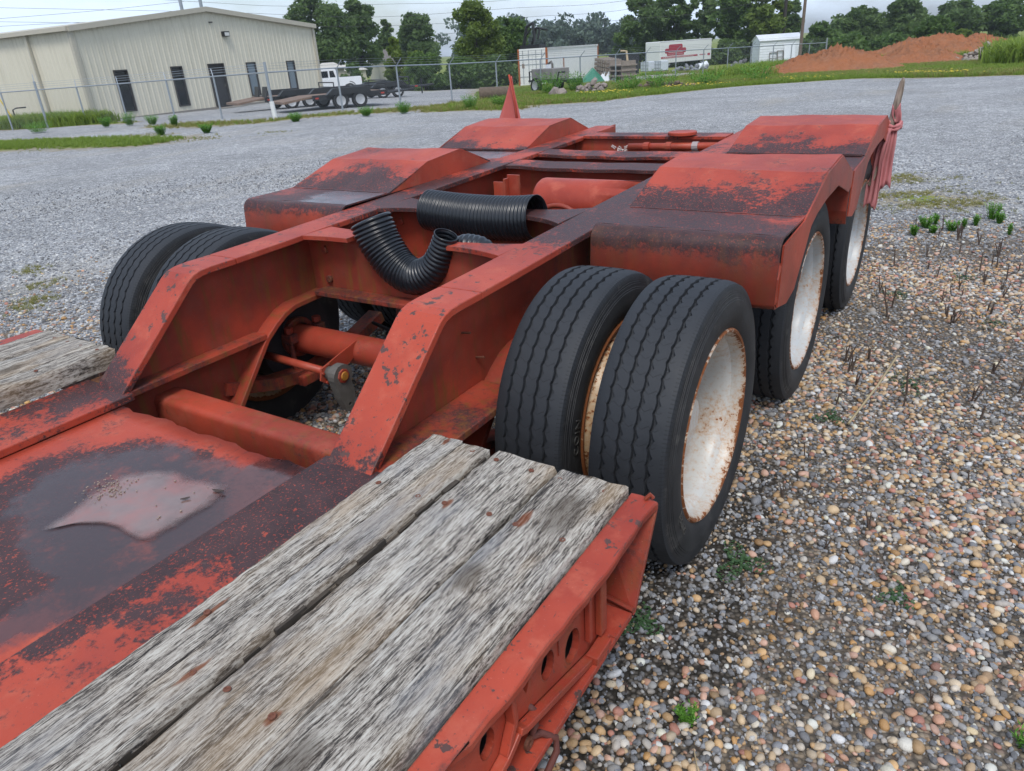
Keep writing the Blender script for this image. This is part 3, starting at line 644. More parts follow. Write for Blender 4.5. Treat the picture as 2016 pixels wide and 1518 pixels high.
for e in bm.edges: e.smooth = len(e.link_faces) == 2 and e.calc_face_angle(0) < R(33)
bmesh.ops.recalc_face_normals(bm, faces=bm.faces[:]); bm.to_mesh(TY); bm.free()
def rim_mesh(outer, mat):
    g = G()
    if outer:   # deep dish seen from outside: local +x is outward
        prof = [(.095, .307), (.112, .309), (.118, .303), (.116, .296), (.106, .290), (.090, .286), (.074, .284), (.064, .272), (.05, .266), (.02, .262), (-.03, .262), (-.09, .258), (-.12, .250), (-.138, .225), (-.144, .19), (-.144, .145), (-.14, .142)]
        g.lathe(prof, 72, 'x'); hub = [(-.14, .15), (-.10, .135), (-.02, .10), (.02, .085), (.035, .07), (.035, .0)]
        g.lathe(hub, 32, 'x')
        for k in range(10):
            a = 2 * PI * k / 10; c = (-.14, .168 * math.cos(a), .168 * math.sin(a)); g.tube([c, (c[0] + .045, c[1], c[2])], .014, 6)
        g.lathe([(-.105, .300), (-.112, .309), (-.118, .303), (-.114, .285), (-.07, .276), (-.03, .266)], 72, 'x')
    else:
        prof = [(.095, .307), (.112, .309), (.118, .303), (.116, .292), (.100, .284), (.10, .272), (.128, .262), (.142, .235), (.146, .19), (.146, .12), (.15, .06), (.15, 0)]
        g.lathe(prof, 75, 'x', skip=lambda i, j: (j in (6, 7)) and (i % 15) < 6)
        g.lathe([(.095, .300), (.05, .27), (-.05, .27), (-.09, .285), (-.112, .309), (-.118, .303), (-.112, .29), (-.06, .262), (.05, .258), (.10, .268)], 75, 'x')
        g.lathe([(-.10, .20), (.10, .20)], 40, 'x')
    o = autosmooth(g.make('rim', mat, None), 40); me = o.data; bpy.data.objects.remove(o); return me
RO_A, RO_B, RI = rim_mesh(True, RIM_A), rim_mesh(True, RIM_B), rim_mesh(False, RIM_IN)
AX = (0.0, 1.288, 2.62); ZC = .4357
LET = None
for k, ay in enumerate(AX):
    for s in (-1, 1):
        for inner in (0, 1):
            wv = bpy.data.objects.new('wheel', None); COL.objects.link(wv); wv.parent = TR; wv.empty_display_size = .1
            wv.location = ((.745 if inner else 1.058) if s > 0 else -(.935 if inner else 1.25), ay - (.06 if s < 0 else 0), ZC + (.03 if s < 0 else 0)); ground_frame(wv); spin = (.37 * k + 1.1 * inner + .5 * s + .2)
            wv.rotation_euler = (spin if s > 0 else -spin, 0, 0 if s > 0 else PI)
            t = bpy.data.objects.new('tyre', TY); COL.objects.link(t); t.parent = wv
            r = bpy.data.objects.new('rim', RI if inner else (RO_A if k == 0 else RO_B)); COL.objects.link(r); r.parent = wv
            if s > 0 and k == 0:
                if inner: W_IN = (wv, spin)
                else: W_OUT = (wv, spin)
def lettering(txt, host, r0, size, th0, xface, slope):
    """raised sidewall letters running clockwise round the tyre"""
    wv, spin = host; cu = bpy.data.curves.new('lettering', 'FONT'); cu.body = txt; cu.size = size; cu.extrude = .0012; cu.space_character = 1.15; cu.resolution_u = 3
    ob = bpy.data.objects.new('lettering', cu); me = bpy.data.meshes.new_from_object(ob); bpy.data.objects.remove(ob)
    for v in me.vertices:
        tx, ty, d = v.co; rr = r0 + ty; th = th0 + tx / r0
        y, z = -rr * math.cos(th), rr * math.sin(th); x = xface - slope * (rr - r0) + d
        c, q = math.cos(-spin), math.sin(-spin); v.co = (x, y * c - z * q, y * q + z * c)
    me.materials.append(flat('letter_rubber', (.034, .033, .031), .6)); o = link('lettering', me, wv); return o
lettering('COIN', W_IN, .350, .040, .02, .1272, .0)
lettering('SUPER', W_OUT, .345, .034, -.62, .1272, -.0)
# axles, spring clamps, camshaft and slack adjuster
for k, ay in enumerate(AX):
    a = autosmooth(G().lathe([(-.70, .062), (.70, .062)], 24, 'x', (0, ay, ZC)).make('axle', P_CLEAN, TR)); a.location = (-.0825, 0, .008); ground_frame(a)
    for s in (-1, 1):
        c = autosmooth(G().lathe([(s * .66, .0), (s * .66, .088), (s * .60, .088), (s * .595, .082), (s * .595, .064)], 26, 'x', (0, ay, ZC + .004)).make('clamp', P_UNDER, a))
        G().box(s * .57 - .03, s * .57 + .03, ay - .10, ay - .06, ZC + .01, ZC + .05).make('clamp_ear', P_UNDER, a, bevel=.004)
        G().box(s * .57 - .03, s * .57 + .03, ay + .06, ay + .10, ZC + .01, ZC + .05).make('clamp_ear', P_UNDER, a, bevel=.004)
        for dy in (-.08, .08):
            G().tube([(s * .57, ay + dy, ZC - .15), (s * .57, ay + dy, ZC + .055)], .011, 8).make('u_bolt', P_UNDER, a)
            G().tube([(s * .57, ay + dy, ZC + .055), (s * .57, ay + dy, ZC + .078)], .019, 6).make('nut', P_CLEAN, a)
        G().box(s * .57 - .07, s * .57 + .07, ay - .11, ay + .11, ZC - .175, ZC - .13).make('spring_seat', P_UNDER, a, bevel=.006)
        G().strip([(ay - .45, ZC - .02), (ay - .2, ZC - .10), (ay, ZC - .125), (ay + .2, ZC - .10), (ay + .45, ZC - .02)], s * .57 - .04, s * .57 + .04, .05).make('leaf_spring', P_UNDER, a)
    for s in (-1, 1):       # brake drums behind the inner wheels
        autosmooth(G().lathe([(s * .62, .06), (s * .625, .19), (s * .72, .20), (s * .80, .20)], 36, 'x', (0, ay, ZC)).make('brake_drum', DARKSTEEL, a))
cam = ground_frame(G().tube([(-.70, -.20, .439), (-.30, -.20, .425)], .017, 12).make('camshaft_tube', P_CLEAN, TR, smooth=True))
plate_holes([(-.21, .375), (-.165, .37), (-.145, .40), (-.02, .455), (-.03, .50), (-.15, .475), (-.235, .455), (-.25, .41)], [], .008, lambda a, b, t: (-.315 + t, a, b), 'cam_bracket', P_CLEAN, cam)
for t in range(5):
    q = 2 * PI * t / 5 + .3; G().tube([(-.306, -.20 + .038 * math.cos(q), .424 + .038 * math.sin(q)), (-.299, -.20 + .038 * math.cos(q), .424 + .038 * math.sin(q))], .006, 6).make('bolt', P_CLEAN, cam)
G().tube([(-.307, -.2, .425), (-.265, -.2, .424)], .030, 14).make('bushing', STEEL, cam, smooth=True)
arm = [(.050 * math.cos(t), .048 * math.sin(t)) for t in np.linspace(R(-40), R(205), 14)] + [(-.03, -.09), (-.005, -.15), (.03, -.15), (.048, -.08)]
plate_holes([(-.20 + a, .424 + b) for a, b in arm], [[(-.20 + .012 + .008 * math.cos(t), .424 - .125 + .008 * math.sin(t)) for t in np.linspace(0, 2 * PI, 9)[:-1]]], .035, lambda a, b, t: (-.268 + t, a, b), 'slack_adjuster', STEEL, cam)
autosmooth(G().lathe([(-.234, .030), (-.228, .028), (-.226, .0)], 8, 'x', (0, -.2, .426)).make('adjuster_cap', P_CLEAN, cam))
autosmooth(G().lathe([(-.226, .019), (-.222, .017), (-.221, .0)], 10, 'x', (0, -.2, .426)).make('splined_end', YELLOWM, cam))
# hanger plate, brake chamber and air line seen through the arch
plate_holes([(-.30, .69), (-.06, .69), (.03, .56), (-.02, .53), (-.16, .535), (-.25, .60)], [], .010, lambda a, b, t: (a, .22 + t, b), 'hanger_plate', P_UNDER, TR)
G().box(-.30, -.05, .22, .30, .525, .54).make('hanger_foot', P_UNDER, TR, bevel=.003)
autosmooth(G().lathe([(.28, 0), (.28, .06), (.30, .075), (.36, .075), (.38, .085), (.40, .075), (.46, .07), (.47, 0)], 20, 'y', (-.30, 0, .50)).make('brake_chamber', P_UNDER, TR))
G().tube([(-.06, .05, .70), (-.062, .05, .60), (-.058, .06, .50), (-.08, .10, .42)], .011, 8).make('air_line', AIRLINE, TR, smooth=True)
G().tube([(-.35, .12, .52), (-.2, .10, .50), (-.05, .15, .53), (.1, .12, .50)], .008, 8).make('air_line', AIRLINE, TR, smooth=True)

# plank deck
def plank(x0, x1, y1, seed, rot=False):
    r = np.random.default_rng(seed); L0 = -4.4; ny = 150; prof = [(0, 0), (0, .75), (.02, .95), (.05, 1.0), (.25, 1.0), (.5, 1.0), (.75, 1.0), (.95, 1.0), (.98, .95), (1, .75), (1, 0)]
    V = []; F = []; K = len(prof); zb, ztp = .622, .687; e1 = np.cumsum(r.normal(0, .0010, ny + 1)); e2 = np.cumsum(r.normal(0, .0010, ny + 1)); e1 -= np.linspace(0, e1[-1], ny + 1); e2 -= np.linspace(0, e2[-1], ny + 1)
    wv = np.cumsum(r.normal(0, .0006, ny + 1)); wv -= np.linspace(0, wv[-1], ny + 1); endj = r.normal(0, .003, K)
    for j in range(ny + 1):
        y = y1 + (L0 - y1) * (j / ny) ** 1.25
        for i, (u, h) in enumerate(prof):
            xx = x0 + e1[j] + (x1 + e2[j] - x0 - e1[j]) * u; hh = zb + (ztp - zb) * h + (wv[j] if h > .5 else 0)
            if 0 < u < 1: hh += r.normal(0, .0006)
            else: xx += r.normal(0, .0005)
            V.append((xx, y + (endj[i] if j == 0 else 0), hh))
    for j in range(ny):
        for i in range(K):
            a, b = j * K + i, j * K + (i + 1) % K; F.append((a, b, b + K, a + K))
    F += [tuple(range(K))[::-1], tuple(range(ny * K, (ny + 1) * K))]
    o = newmesh('plank', V, F, WOOD, TR); autosmooth(o, 40)
    if rot:     # decayed edge
        g = G(); y = y1 - .02
        while y > -2.6:
            l = random.uniform(.015, .07); d = random.uniform(.004, .014); h = random.uniform(-.022, -.003)
            g.box(x1 - .004, x1 + d * .7, y - l, y, .64, .687 + h); y -= l * .8
        g.make('rotten_edge', ROT, o)
    return o
PL = [plank(.694, .790, -.785, 1), plank(.793, .868, -.787, 2, True), plank(.882, 1.047, -.784, 3), plank(1.056, 1.224, -.786, 4), plank(-.792, -.694, -.785, 5), plank(-.970, -.801, -.786, 6), plank(-1.148, -.980, -.783, 7)]
SCREWS = [(.751, -.80, 0), (.836, -.811, 1), (.908, -.818, 2), (1.004, -.822, 2), (1.078, -.826, 3), (1.185, -.825, 3), (.726, -1.017, 0), (.840, -1.019, 1), (.906, -1.013, 2), (1.012, -1.003, 2), (1.078, -1.008, 3), (1.184, -1.009, 3), (.735, -1.47, 0), (.832, -1.569, 1), (.908, -1.563, 2), (1.008, -1.563, 2), (1.087, -1.562, 3), (1.186, -1.57, 3), (-.74, -.82, 4), (-.84, -.82, 5), (-.93, -.82, 5), (-1.02, -.82, 6), (-.75, -1.02, 4)]
gs = G(); gs.lathe([(.0, .0066), (.0016, .0060), (.0018, .0036), (.0004, .0028), (.0004, 0)], 12, 'z'); smesh = gs.make('screw', SCREWM); SM = smesh.data; bpy.data.objects.remove(smesh)
for (x, y, b) in SCREWS:
    o = bpy.data.objects.new('screw', SM); COL.objects.link(o); o.parent = PL[b]; o.location = (x, y, .6868); o.rotation_euler = (random.gauss(0, .08), random.gauss(0, .08), random.uniform(0, 3))
# small packing under planks at the ends + outriggers
for s in (-1, 1):
    for y in (-.86, -1.5, -2.2, -2.9, -3.6):
        x0, x1 = sorted((s * .692, s * 1.19)); G().box(x0, x1, y, y + .05, .50, .621).make('outrigger', P_UNDER, TR)
    xr0, xr1 = (1.2265, 1.287)
    a, b = sorted((s * (1.195 if s > 0 else 1.152), s * (xr1 if s > 0 else 1.205))); c = s * 1.205
    if s < 0: G().strip([(-.775, .672), (-2, .672), (-4.4, .672)][::-1], -1.25, -1.152, .02).make('side_rail', P_RAIL, TR, bevel=.003); continue
    # right rail: channel open to the outside
    V = []; F = []; ny = 70; r2 = np.random.default_rng(3)
    for j in range(ny + 1):
        y = -.782 + (-3.62) * (j / ny) ** 1.3; e = .0025 * math.sin(y * 17) + r2.normal(0, .0012) - (.012 if abs(y + 1.52) < .05 else 0) - .012 * min(1, max(0, (-1.1 - y) / .4)); dz = .002 * math.sin(y * 11) + r2.normal(0, .0005)
        V += [(1.2265, y, .650), (1.2265, y, .671), (1.25, y, .672), (1.272, y, .671 + dz), (1.284 + e, y, .668 + dz), (1.286 + e, y, .664 + dz), (1.284 + e, y, .648 + dz)]
    for j in range(ny):
        for i in range(7): F.append((j * 7 + i, j * 7 + (i + 1) % 7, (j + 1) * 7 + (i + 1) % 7, (j + 1) * 7 + i))
    F += [tuple(range(7))[::-1], tuple(range(ny * 7, ny * 7 + 7))]
    rail = newmesh('side_rail', V, F, P_RAIL, TR); autosmooth(rail, 30)
    G().box(1.193, 1.205, -.985, -.80, .467, .649).make('rail_web', P_CLEAN, rail); G().box(1.193, 1.205, -4.4, -1.665, .467, .649).make('rail_web', P_CLEAN, rail)
    G().box(1.222, 1.284, -4.4, -.985, .452, .466).make('bottom_flange', P_RAIL, rail, bevel=.002); G().box(1.206, 1.284, -.984, -.905, .452, .466).make('bottom_flange', P_RAIL, rail, bevel=.002)
    G().box(.90, 1.2205, -4.4, -.99, .440, .450).make('hole_shade_sheet', DARKSTEEL, rail)  # added dark sheet standing in for the shade behind the bracket holes
    # slanted end plate
    V = [(1.148, -.796, .649), (1.284, -.784, .649), (1.284, -.898, .452), (1.148, -.886, .452)]; V += [(x, y + .012, z) for x, y, z in V]
    newmesh('end_plate', V, [(0, 1, 2, 3), (7, 6, 5, 4), (0, 4, 5, 1), (1, 5, 6, 2), (2, 6, 7, 3), (3, 7, 4, 0)], P_CLEAN, rail, bevel=.002)
    G().tube([(1.262, -.792, .672), (1.272, -.789, .685), (1.276, -.786, .676)], .005, 6).make('weld_blob', P_CLEAN, rail)
    G().tube([(1.205, -.888, .47), (1.245, -.893, .469), (1.284, -.899, .468)], .006, 6).make('weld_seam', P_CLEAN, rail)
    # swing-out outrigger castings with holes
    def ell(cy, cz, ry, rz_, n=16): return [(cy + ry * math.cos(2 * PI * k / n), cz + rz_ * math.sin(2 * PI * k / n)) for k in range(n)]
    br = plate_holes([(-.992, .650), (-.99, .480), (-1.03, .470), (-1.30, .545), (-1.315, .650)], [ell(-1.110, .541, .028, .037), ell(-1.199, .575, .022, .031), [(-1.255, .605), (-1.282, .605), (-1.27, .578)]], .014, lambda a, b, t: (1.240 + t, a, b), 'swing_bracket', P_CLEAN, TR)
    G().strip([(-1.315, .555), (-1.30, .545), (-1.04, .472), (-.99, .478)], 1.2545, 1.274, .014).make('bracket_rib', P_CLEAN, br, bevel=.002)
    G().box(1.2545, 1.268, -1.018, -.992, .490, .648).make('bracket_rib', P_CLEAN, br, bevel=.002)
    G().box(1.2545, 1.266, -1.062, -1.05, .51, .64).make('bracket_rib', P_CLEAN, br, bevel=.002)
    for k in range(7): G().box(1.2542, 1.2565, -1.15 + .013 * k, -1.144 + .013 * k, .598, .606 + .004 * (k % 2)).make('cast_mark', P_CLEAN, br)
    G().box(1.254, 1.2565, -1.163, -1.159, .565, .606).make('cast_mark', P_CLEAN, br)
    br2 = plate_holes([(-1.325, .640), (-1.325, .54), (-1.62, .46), (-1.66, .64)], [ell(-1.385, .585, .020, .03), ell(-1.50, .57, .028, .034)], .014, lambda a, b, t: (1.240 + t, a, b), 'swing_bracket', P_CLEAN, TR)
    G().strip([(-1.325, .555), (-1.36, .535), (-1.62, .465)][::-1], 1.2545, 1.274, .014).make('bracket_rib', P_CLEAN, br2, bevel=.002)
    G().strip([(-1.326, .64), (-1.322, .58), (-1.35, .53)], 1.2545, 1.272, .012).make('bracket_rib', P_CLEAN, br2, bevel=.002)
    G().box(1.2585, 1.284, -1.068, -1.005, .466, .484).make('stop_block', P_CLEAN, TR, bevel=.002)
    rod = G(); rod.tube([(1.245, -1.265, .548), (1.258, -1.258, .53), (1.262, -1.262, .50), (1.26, -1.275, .485), (1.268, -1.255, .478), (1.285, -1.235, .455), (1.289, -1.24, .43), (1.285, -1.28, .40), (1.28, -1.30, .36)], .0065, 8)
    rod.make('hook_rod', flat('rusty_rod', (.10, .028, .02), .7), TR, smooth=True); G().lathe([(-.003, .006), (.003, .006), (.003, .012), (-.003, .012), (-.003, .006)], 14, 'x', (1.262, -1.285, .482)).make('rod_ring', SCREWM, TR)
# ------------------------------------------------------------------ puddle and debris on the centre plate
pud = [(.03, -1.435), (.07, -1.39), (.113, -1.362), (.172, -1.342), (.235, -1.342), (.276, -1.345), (.315, -1.330), (.318, -1.278), (.320, -1.20), (.313, -1.142), (.277, -1.09), (.176, -1.109), (.11, -1.107), (.049, -1.117), (-.022, -1.175), (-.03, -1.23), (-.024, -1.283), (.0, -1.33), (.018, -1.385)]
def smooth_loop(P, k=4):
    n = len(P); out = []
    for i in range(n):
        p0, p1, p2, p3 = P[i - 1], P[i], P[(i + 1) % n], P[(i + 2) % n]
        for q in range(k):
            t = q / k; out.append(tuple(.5 * (2 * p1[c] + (p2[c] - p0[c]) * t + (2 * p0[c] - 5 * p1[c] + 4 * p2[c] - p3[c]) * t * t + (3 * p1[c] - p0[c] - 3 * p2[c] + p3[c]) * t ** 3) for c in (0, 1)))
    return out
lp = smooth_loop(pud); cx = sum(p[0] for p in lp) / len(lp); cy = sum(p[1] for p in lp) / len(lp); V = []; F = []; n = len(lp)
DEP = []
for q, h, dp_ in ((1.0, .5930, 0), (.93, .5930, .3), (.80, .5930, .75), (.5, .5930, 1)):
    DEP += [dp_] * len(lp)
    for p in lp: V.append((cx + (p[0] - cx) * q, cy + (p[1] - cy) * q, h))
V.append((cx, cy, .5930)); DEP.append(1)
for k in range(3):
    for i in range(n): F.append((k * n + i, k * n + (i + 1) % n, (k + 1) * n + (i + 1) % n, (k + 1) * n + i))
for i in range(n): F.append((3 * n + i, 3 * n + (i + 1) % n, 4 * n))
m = M('puddle_water'); nn = m.noise(m.co(), 40, 3)
WATER = m.done(m.mix(m.step(m.noise(m.mp(m.co(), loc=(1.3, .4, 0)), 6, 5, .6), .42, .66), m.mix(m.noise(m.co(), 30, 4, .6), (.13, .085, .078), (.20, .135, .12)), (.23, .095, .08)), .03, m.bump(nn, .02, .002), 0, .9)
dep = m.step(m.ma('ADD', m.attr('depth'), m.ma('MULTIPLY', m.ma('SUBTRACT', m.noise(m.co(), 22, 5, .65), .5), .7)), .0, .95); trn = m.n('ShaderNodeBsdfTransparent'); ms_ = m.n('ShaderNodeMixShader'); m.t.links.new(dep, ms_.inputs[0]); m.t.links.new(trn.outputs[0], ms_.inputs[1]); m.t.links.new(m.b.outputs[0], ms_.inputs[2]); m.t.links.new(ms_.outputs[0], m.out.inputs[0])
p = on_deck(newmesh('puddle', V, F, WATER, None, smooth=True)); da_ = p.data.attributes.new('depth', 'FLOAT', 'POINT'); da_.data.foreach_set('value', DEP); tag(p, 'murky rain puddle lying on the red centre plate of the trailer deck', 'puddle')
g = G()
for k in range(130):
    x, y = .006 + random.gauss(0, .030), -1.25 + random.gauss(0, .022); r = random.uniform(.0006, .0022); g.box(-r, r, -r * .8, r * .8, -r * .3, r * .5, rot=Matrix.Rotation(random.uniform(0, 3), 3, 'Z'), at=(x, y, .595))
for k in range(14):
    x, y = random.uniform(.03, .29), random.uniform(-1.29, -1.12); r = random.uniform(.001, .0025); g.box(-r, r, -r * .8, r * .8, -r * .3, r * .5, rot=Matrix.Rotation(random.uniform(0, 3), 3, 'Z'), at=(x, y, .595))
o = g.make('grit', flat('grit', (.26, .19, .15), .9, var=.5, scale=90)); o['kind'] = 'stuff'; o['label'] = 'fine tan grit settled in the puddle'; on_deck(o)
leafm = flat('dead_leaf', (.045, .03, .026), .8)
for (x, y, a, s_, lab) in ((.28, -1.125, .3, .017, 'small dark curled leaf at the far right end of the puddle'), (.236, -1.187, .9, .011, 'small dark leaf scrap in the middle of the puddle')):
    g = G(); V = []; F = []
    for i in range(5):
        u = i / 4; wd = s_ * .35 * math.sin(PI * (u * .9 + .05)); V += [(s_ * (u - .5) * 2, -wd, .002 + .004 * abs(u - .5)), (s_ * (u - .5) * 2, 0, .006), (s_ * (u - .5) * 2, wd, .002)]
    for i in range(4):
        for j in range(2): q = 3 * i + j; F.append((q, q + 3, q + 4, q + 1))
    o = newmesh('leaf', V, F, leafm, None, smooth=True); o.location = (x, y, .594); on_deck(o); o.rotation_euler = (0, 0, a); tag(o, lab, 'leaf', 'leaves in the puddle')
# ------------------------------------------------------------------ corrugated pipes lying on the crossplates
def smooth_path(P, k=12):
    P = [np.array(p, float) for p in P]; P = [2 * P[0] - P[1]] + P + [2 * P[-1] - P[-2]]; out = []
    for i in range(1, len(P) - 2):
        p0, p1, p2, p3 = P[i - 1], P[i], P[i + 1], P[i + 2]
        for q in range(k):
            t = q / k; out.append(.5 * (2 * p1 + (p2 - p0) * t + (2 * p0 - 5 * p1 + 4 * p2 - p3) * t * t + (3 * p1 - p0 - 3 * p2 + p3) * t ** 3))
    out.append(P[-2]); return np.array(out)
def corrugated(name, path, radii, pitch, up, slit=(0, 0), seg=44, mat=BLACKPIPE):
    """thin walled corrugated pipe; slit = angular sector (from, to) left open, in radians from the 'up' side"""
    P = smooth_path(path); L = np.concatenate([[0], np.cumsum(np.linalg.norm(np.diff(P, axis=0), axis=1))]); n = int(L[-1] / pitch) * 6 + 1; s = np.linspace(0, L[-1], n)
    C = np.stack([np.interp(s, L, P[:, k]) for k in range(3)], 1); rad = np.interp(s / L[-1], np.linspace(0, 1, len(radii)), radii); T = np.gradient(C, axis=0); T /= np.linalg.norm(T, axis=1)[:, None]
    V = []; F = []; a0, a1 = slit; full = abs(a1 - a0) < 1e-6; m_ = seg if full else seg + 1
    for i in range(n):
        t = Vector(T[i]); u = (Vector(up) - t * t.dot(Vector(up))).normalized(); v = t.cross(u); ph = float(s[i] / pitch) % 1
        rr = float(rad[i]) * (1 - .10 * (1 if ph < .02 or ph > .98 else max(0, abs(ph - .5) * 2) ** 2.2))
        for j in range(m_):
            a = 2 * PI * j / seg if full else a1 + (2 * PI - (a1 - a0)) * j / seg
            p = Vector(C[i]) + rr * (math.cos(a) * u + math.sin(a) * v); V.append(tuple(p))
    for i in range(n - 1):
        for j in range(seg): F.append((i * m_ + j, i * m_ + (j + 1) % m_, (i + 1) * m_ + (j + 1) % m_, (i + 1) * m_ + j))
    o = newmesh(name, V, F, mat, None, smooth=True); md = o.modifiers.new('wall', 'SOLIDIFY'); md.thickness = .003; md.offset = -1; return o
h1 = corrugated('corrugated_pipe', [(-.275, .475, .930), (-.12, .475, .918), (.02, .475, .914), (.16, .475, .918), (.275, .475, .928)], (.086, .089, .091, .090, .090), .0175, (0, 0, 1), (PI - .28, PI + .28))
on_deck(h1); tag(h1, 'straight length of black corrugated pipe slid over the notch of the rear crossplate', 'pipe')
h2 = corrugated('corrugated_pipe', [(-.165, .0, .995), (-.125, .0, .905), (-.055, .0, .822), (.03, .0, .795), (.110, .0, .835), (.155, .0, .900), (.185, .0, .965)], (.082, .080, .076, .070, .062, .050, .043), .0165, (0, 1, .25))
on_deck(h2); tag(h2, 'bent black corrugated pipe hanging in a U in the front crossplate notch', 'pipe')
h3 = corrugated('torn_pipe_end', [(.168, .06, .900), (.22, .065, .905), (.275, .075, .898), (.312, .08, .880)], (.034, .050, .050, .040), .0165, (0, 0, 1), (PI - 1.35, PI + 1.35), 26)
h3.parent = h2; h3['label'] = 'torn open end of the bent pipe curling over the gusset'

# ------------------------------------------------------------------ flags at the rear corners
m = M('faded_red_vinyl'); nz_ = m.noise(m.co(), 5, 5, .6)
VINYL = m.done(m.mix(nz_, (.40, .075, .065), (.52, .13, .11)), .5, m.bump(m.noise(m.co(), 12, 3), .3, .01), 0, .4)
fl = thing('pennant', 'tall red triangular vinyl pennant standing at the rear left fender', 'pennant', None, (-1.37, 2.86, 0)); on_deck(fl)
V = []; F = []; n = 14
for i in range(n + 1):
    t = i / n; z = .93 + .43 * t; hw = .128 * (1 - t) ** 1.15 + .008; sk = .02 + .05 * (t - .3)
    for j in range(7):
        u = j / 6 * 2 - 1; V.append((u * hw + sk, .012 * math.cos(u * 2.4) * (1 - t) + .012 * math.sin(3 * t + u), z))
for i in range(n):
    for j in range(6): q = i * 7 + j; F.append((q, q + 1, q + 8, q + 7))
o = newmesh('pennant_cloth', V, F, VINYL, fl, smooth=True); md = o.modifiers.new('t', 'SOLIDIFY'); md.thickness = .004
G().tube([(.10, -.002, .90), (.075, 0, 1.15), (.035, .004, 1.37)], .008, 6).make('edge_seam', paint('paint_seam', .2), fl, smooth=True)
G().box(-.06, .14, .0, .045, .80, .90).make('bracket', P_CLEAN, fl, bevel=.003)
st = thing('flag_stake', 'weathered wooden stake with pink mesh cloth knotted on at the rear right fender', 'flag stake', None, (1.262, 2.60, -.03)); on_deck(st)
m = M('stake_wood'); gr = m.noise(m.mp(m.co(), (60, 60, 4)), 1, 5); STAKE = m.done(m.ramp(gr, [(.3, (.10, .075, .055)), (.6, (.26, .21, .17)), (.8, (.36, .31, .27))]), .85, m.bump(gr, .5, .004))
G().tube([(-.055, -.05, .755), (-.03, -.045, .84), (-.005, -.01, 1.0), (.008, .015, 1.13), (.017, .035, 1.24), (.021, .04, 1.285), (.023, .045, 1.305)], [.012, .016, .017, .019, .017, .012, .003], 8).make('stake', STAKE, st)
m = M('pink_mesh_cloth'); wv_ = m.noise(m.co(), 300, 2); CLOTH = m.done(m.mix(m.noise(m.co(), 9, 4), (.52, .16, .17), (.68, .32, .32)), .8, m.bump(wv_, .3, .002), 0, .2)
tr_ = m.n('ShaderNodeBsdfTranslucent'); tr_.inputs['Color'].default_value = (.6, .2, .2, 1); ms = m.n('ShaderNodeMixShader'); ms.inputs[0].default_value = .3; m.t.links.new(m.b.outputs[0], ms.inputs[1]); m.t.links.new(tr_.outputs[0], ms.inputs[2]); m.t.links.new(ms.outputs[0], m.out.inputs[0])
def cloth(name, path, wid, dirv, seed, n=10):
    r = np.random.default_rng(seed); V = []; F = []; P = smooth_path(path, 4); d = Vector(dirv).normalized()
    for i, p in enumerate(P):
        t = i / (len(P) - 1); ww = np.interp(t, np.linspace(0, 1, len(wid)), wid)
        for j in range(n + 1):
            u = j / n - .5; q = Vector(p) + d * float(u * ww); q += d.cross(Vector((0, 0, 1))) * (.010 * math.sin(u * 17 + 3 * t + seed) + .006 * math.sin(u * 31 - 4 * t)); q.z += .018 * math.sin(u * 5 + seed) * t; V.append(tuple(q))
    for i in range(len(P) - 1):
        for j in range(n): q = i * (n + 1) + j; F.append((q, q + 1, q + n + 2, q + n + 1))
    o = newmesh(name, V, F, CLOTH, st, smooth=True); md = o.modifiers.new('t', 'SOLIDIFY'); md.thickness = .0025
cloth('cloth_tail', [(.02, -.02, 1.07), (.02, -.03, .98), (.015, -.02, .86), (.02, -.03, .74)], (.03, .045, .055, .06), (1, .25, 0), 1)
cloth('cloth_tail', [(-.005, -.05, 1.06), (-.03, -.06, .95), (-.035, -.055, .82), (-.035, -.06, .68), (-.04, -.06, .64)], (.035, .055, .065, .07, .065), (1, -.2, 0), 2)
cloth('cloth_end', [(.03, .0, 1.08), (.02, -.005, 1.12), (.015, -.01, 1.165)], (.03, .045, .04), (1, .2, 0), 5, 6)
G().tube([(.02 + .03 * math.cos(t), -.01 + .03 * math.sin(t), 1.055 + .02 * math.sin(t * 1.0) + .008 * t / 3) for t in np.linspace(0, 4 * PI, 40)], [.009 + .003 * math.sin(5 * t) for t in np.linspace(0, 4 * PI, 40)], 8).make('knot', CLOTH, st, smooth=True)
G().box(-.075, -.055, -.09, -.03, .84, 1.06).make('stake_pocket', P_CLEAN, st, bevel=.003)

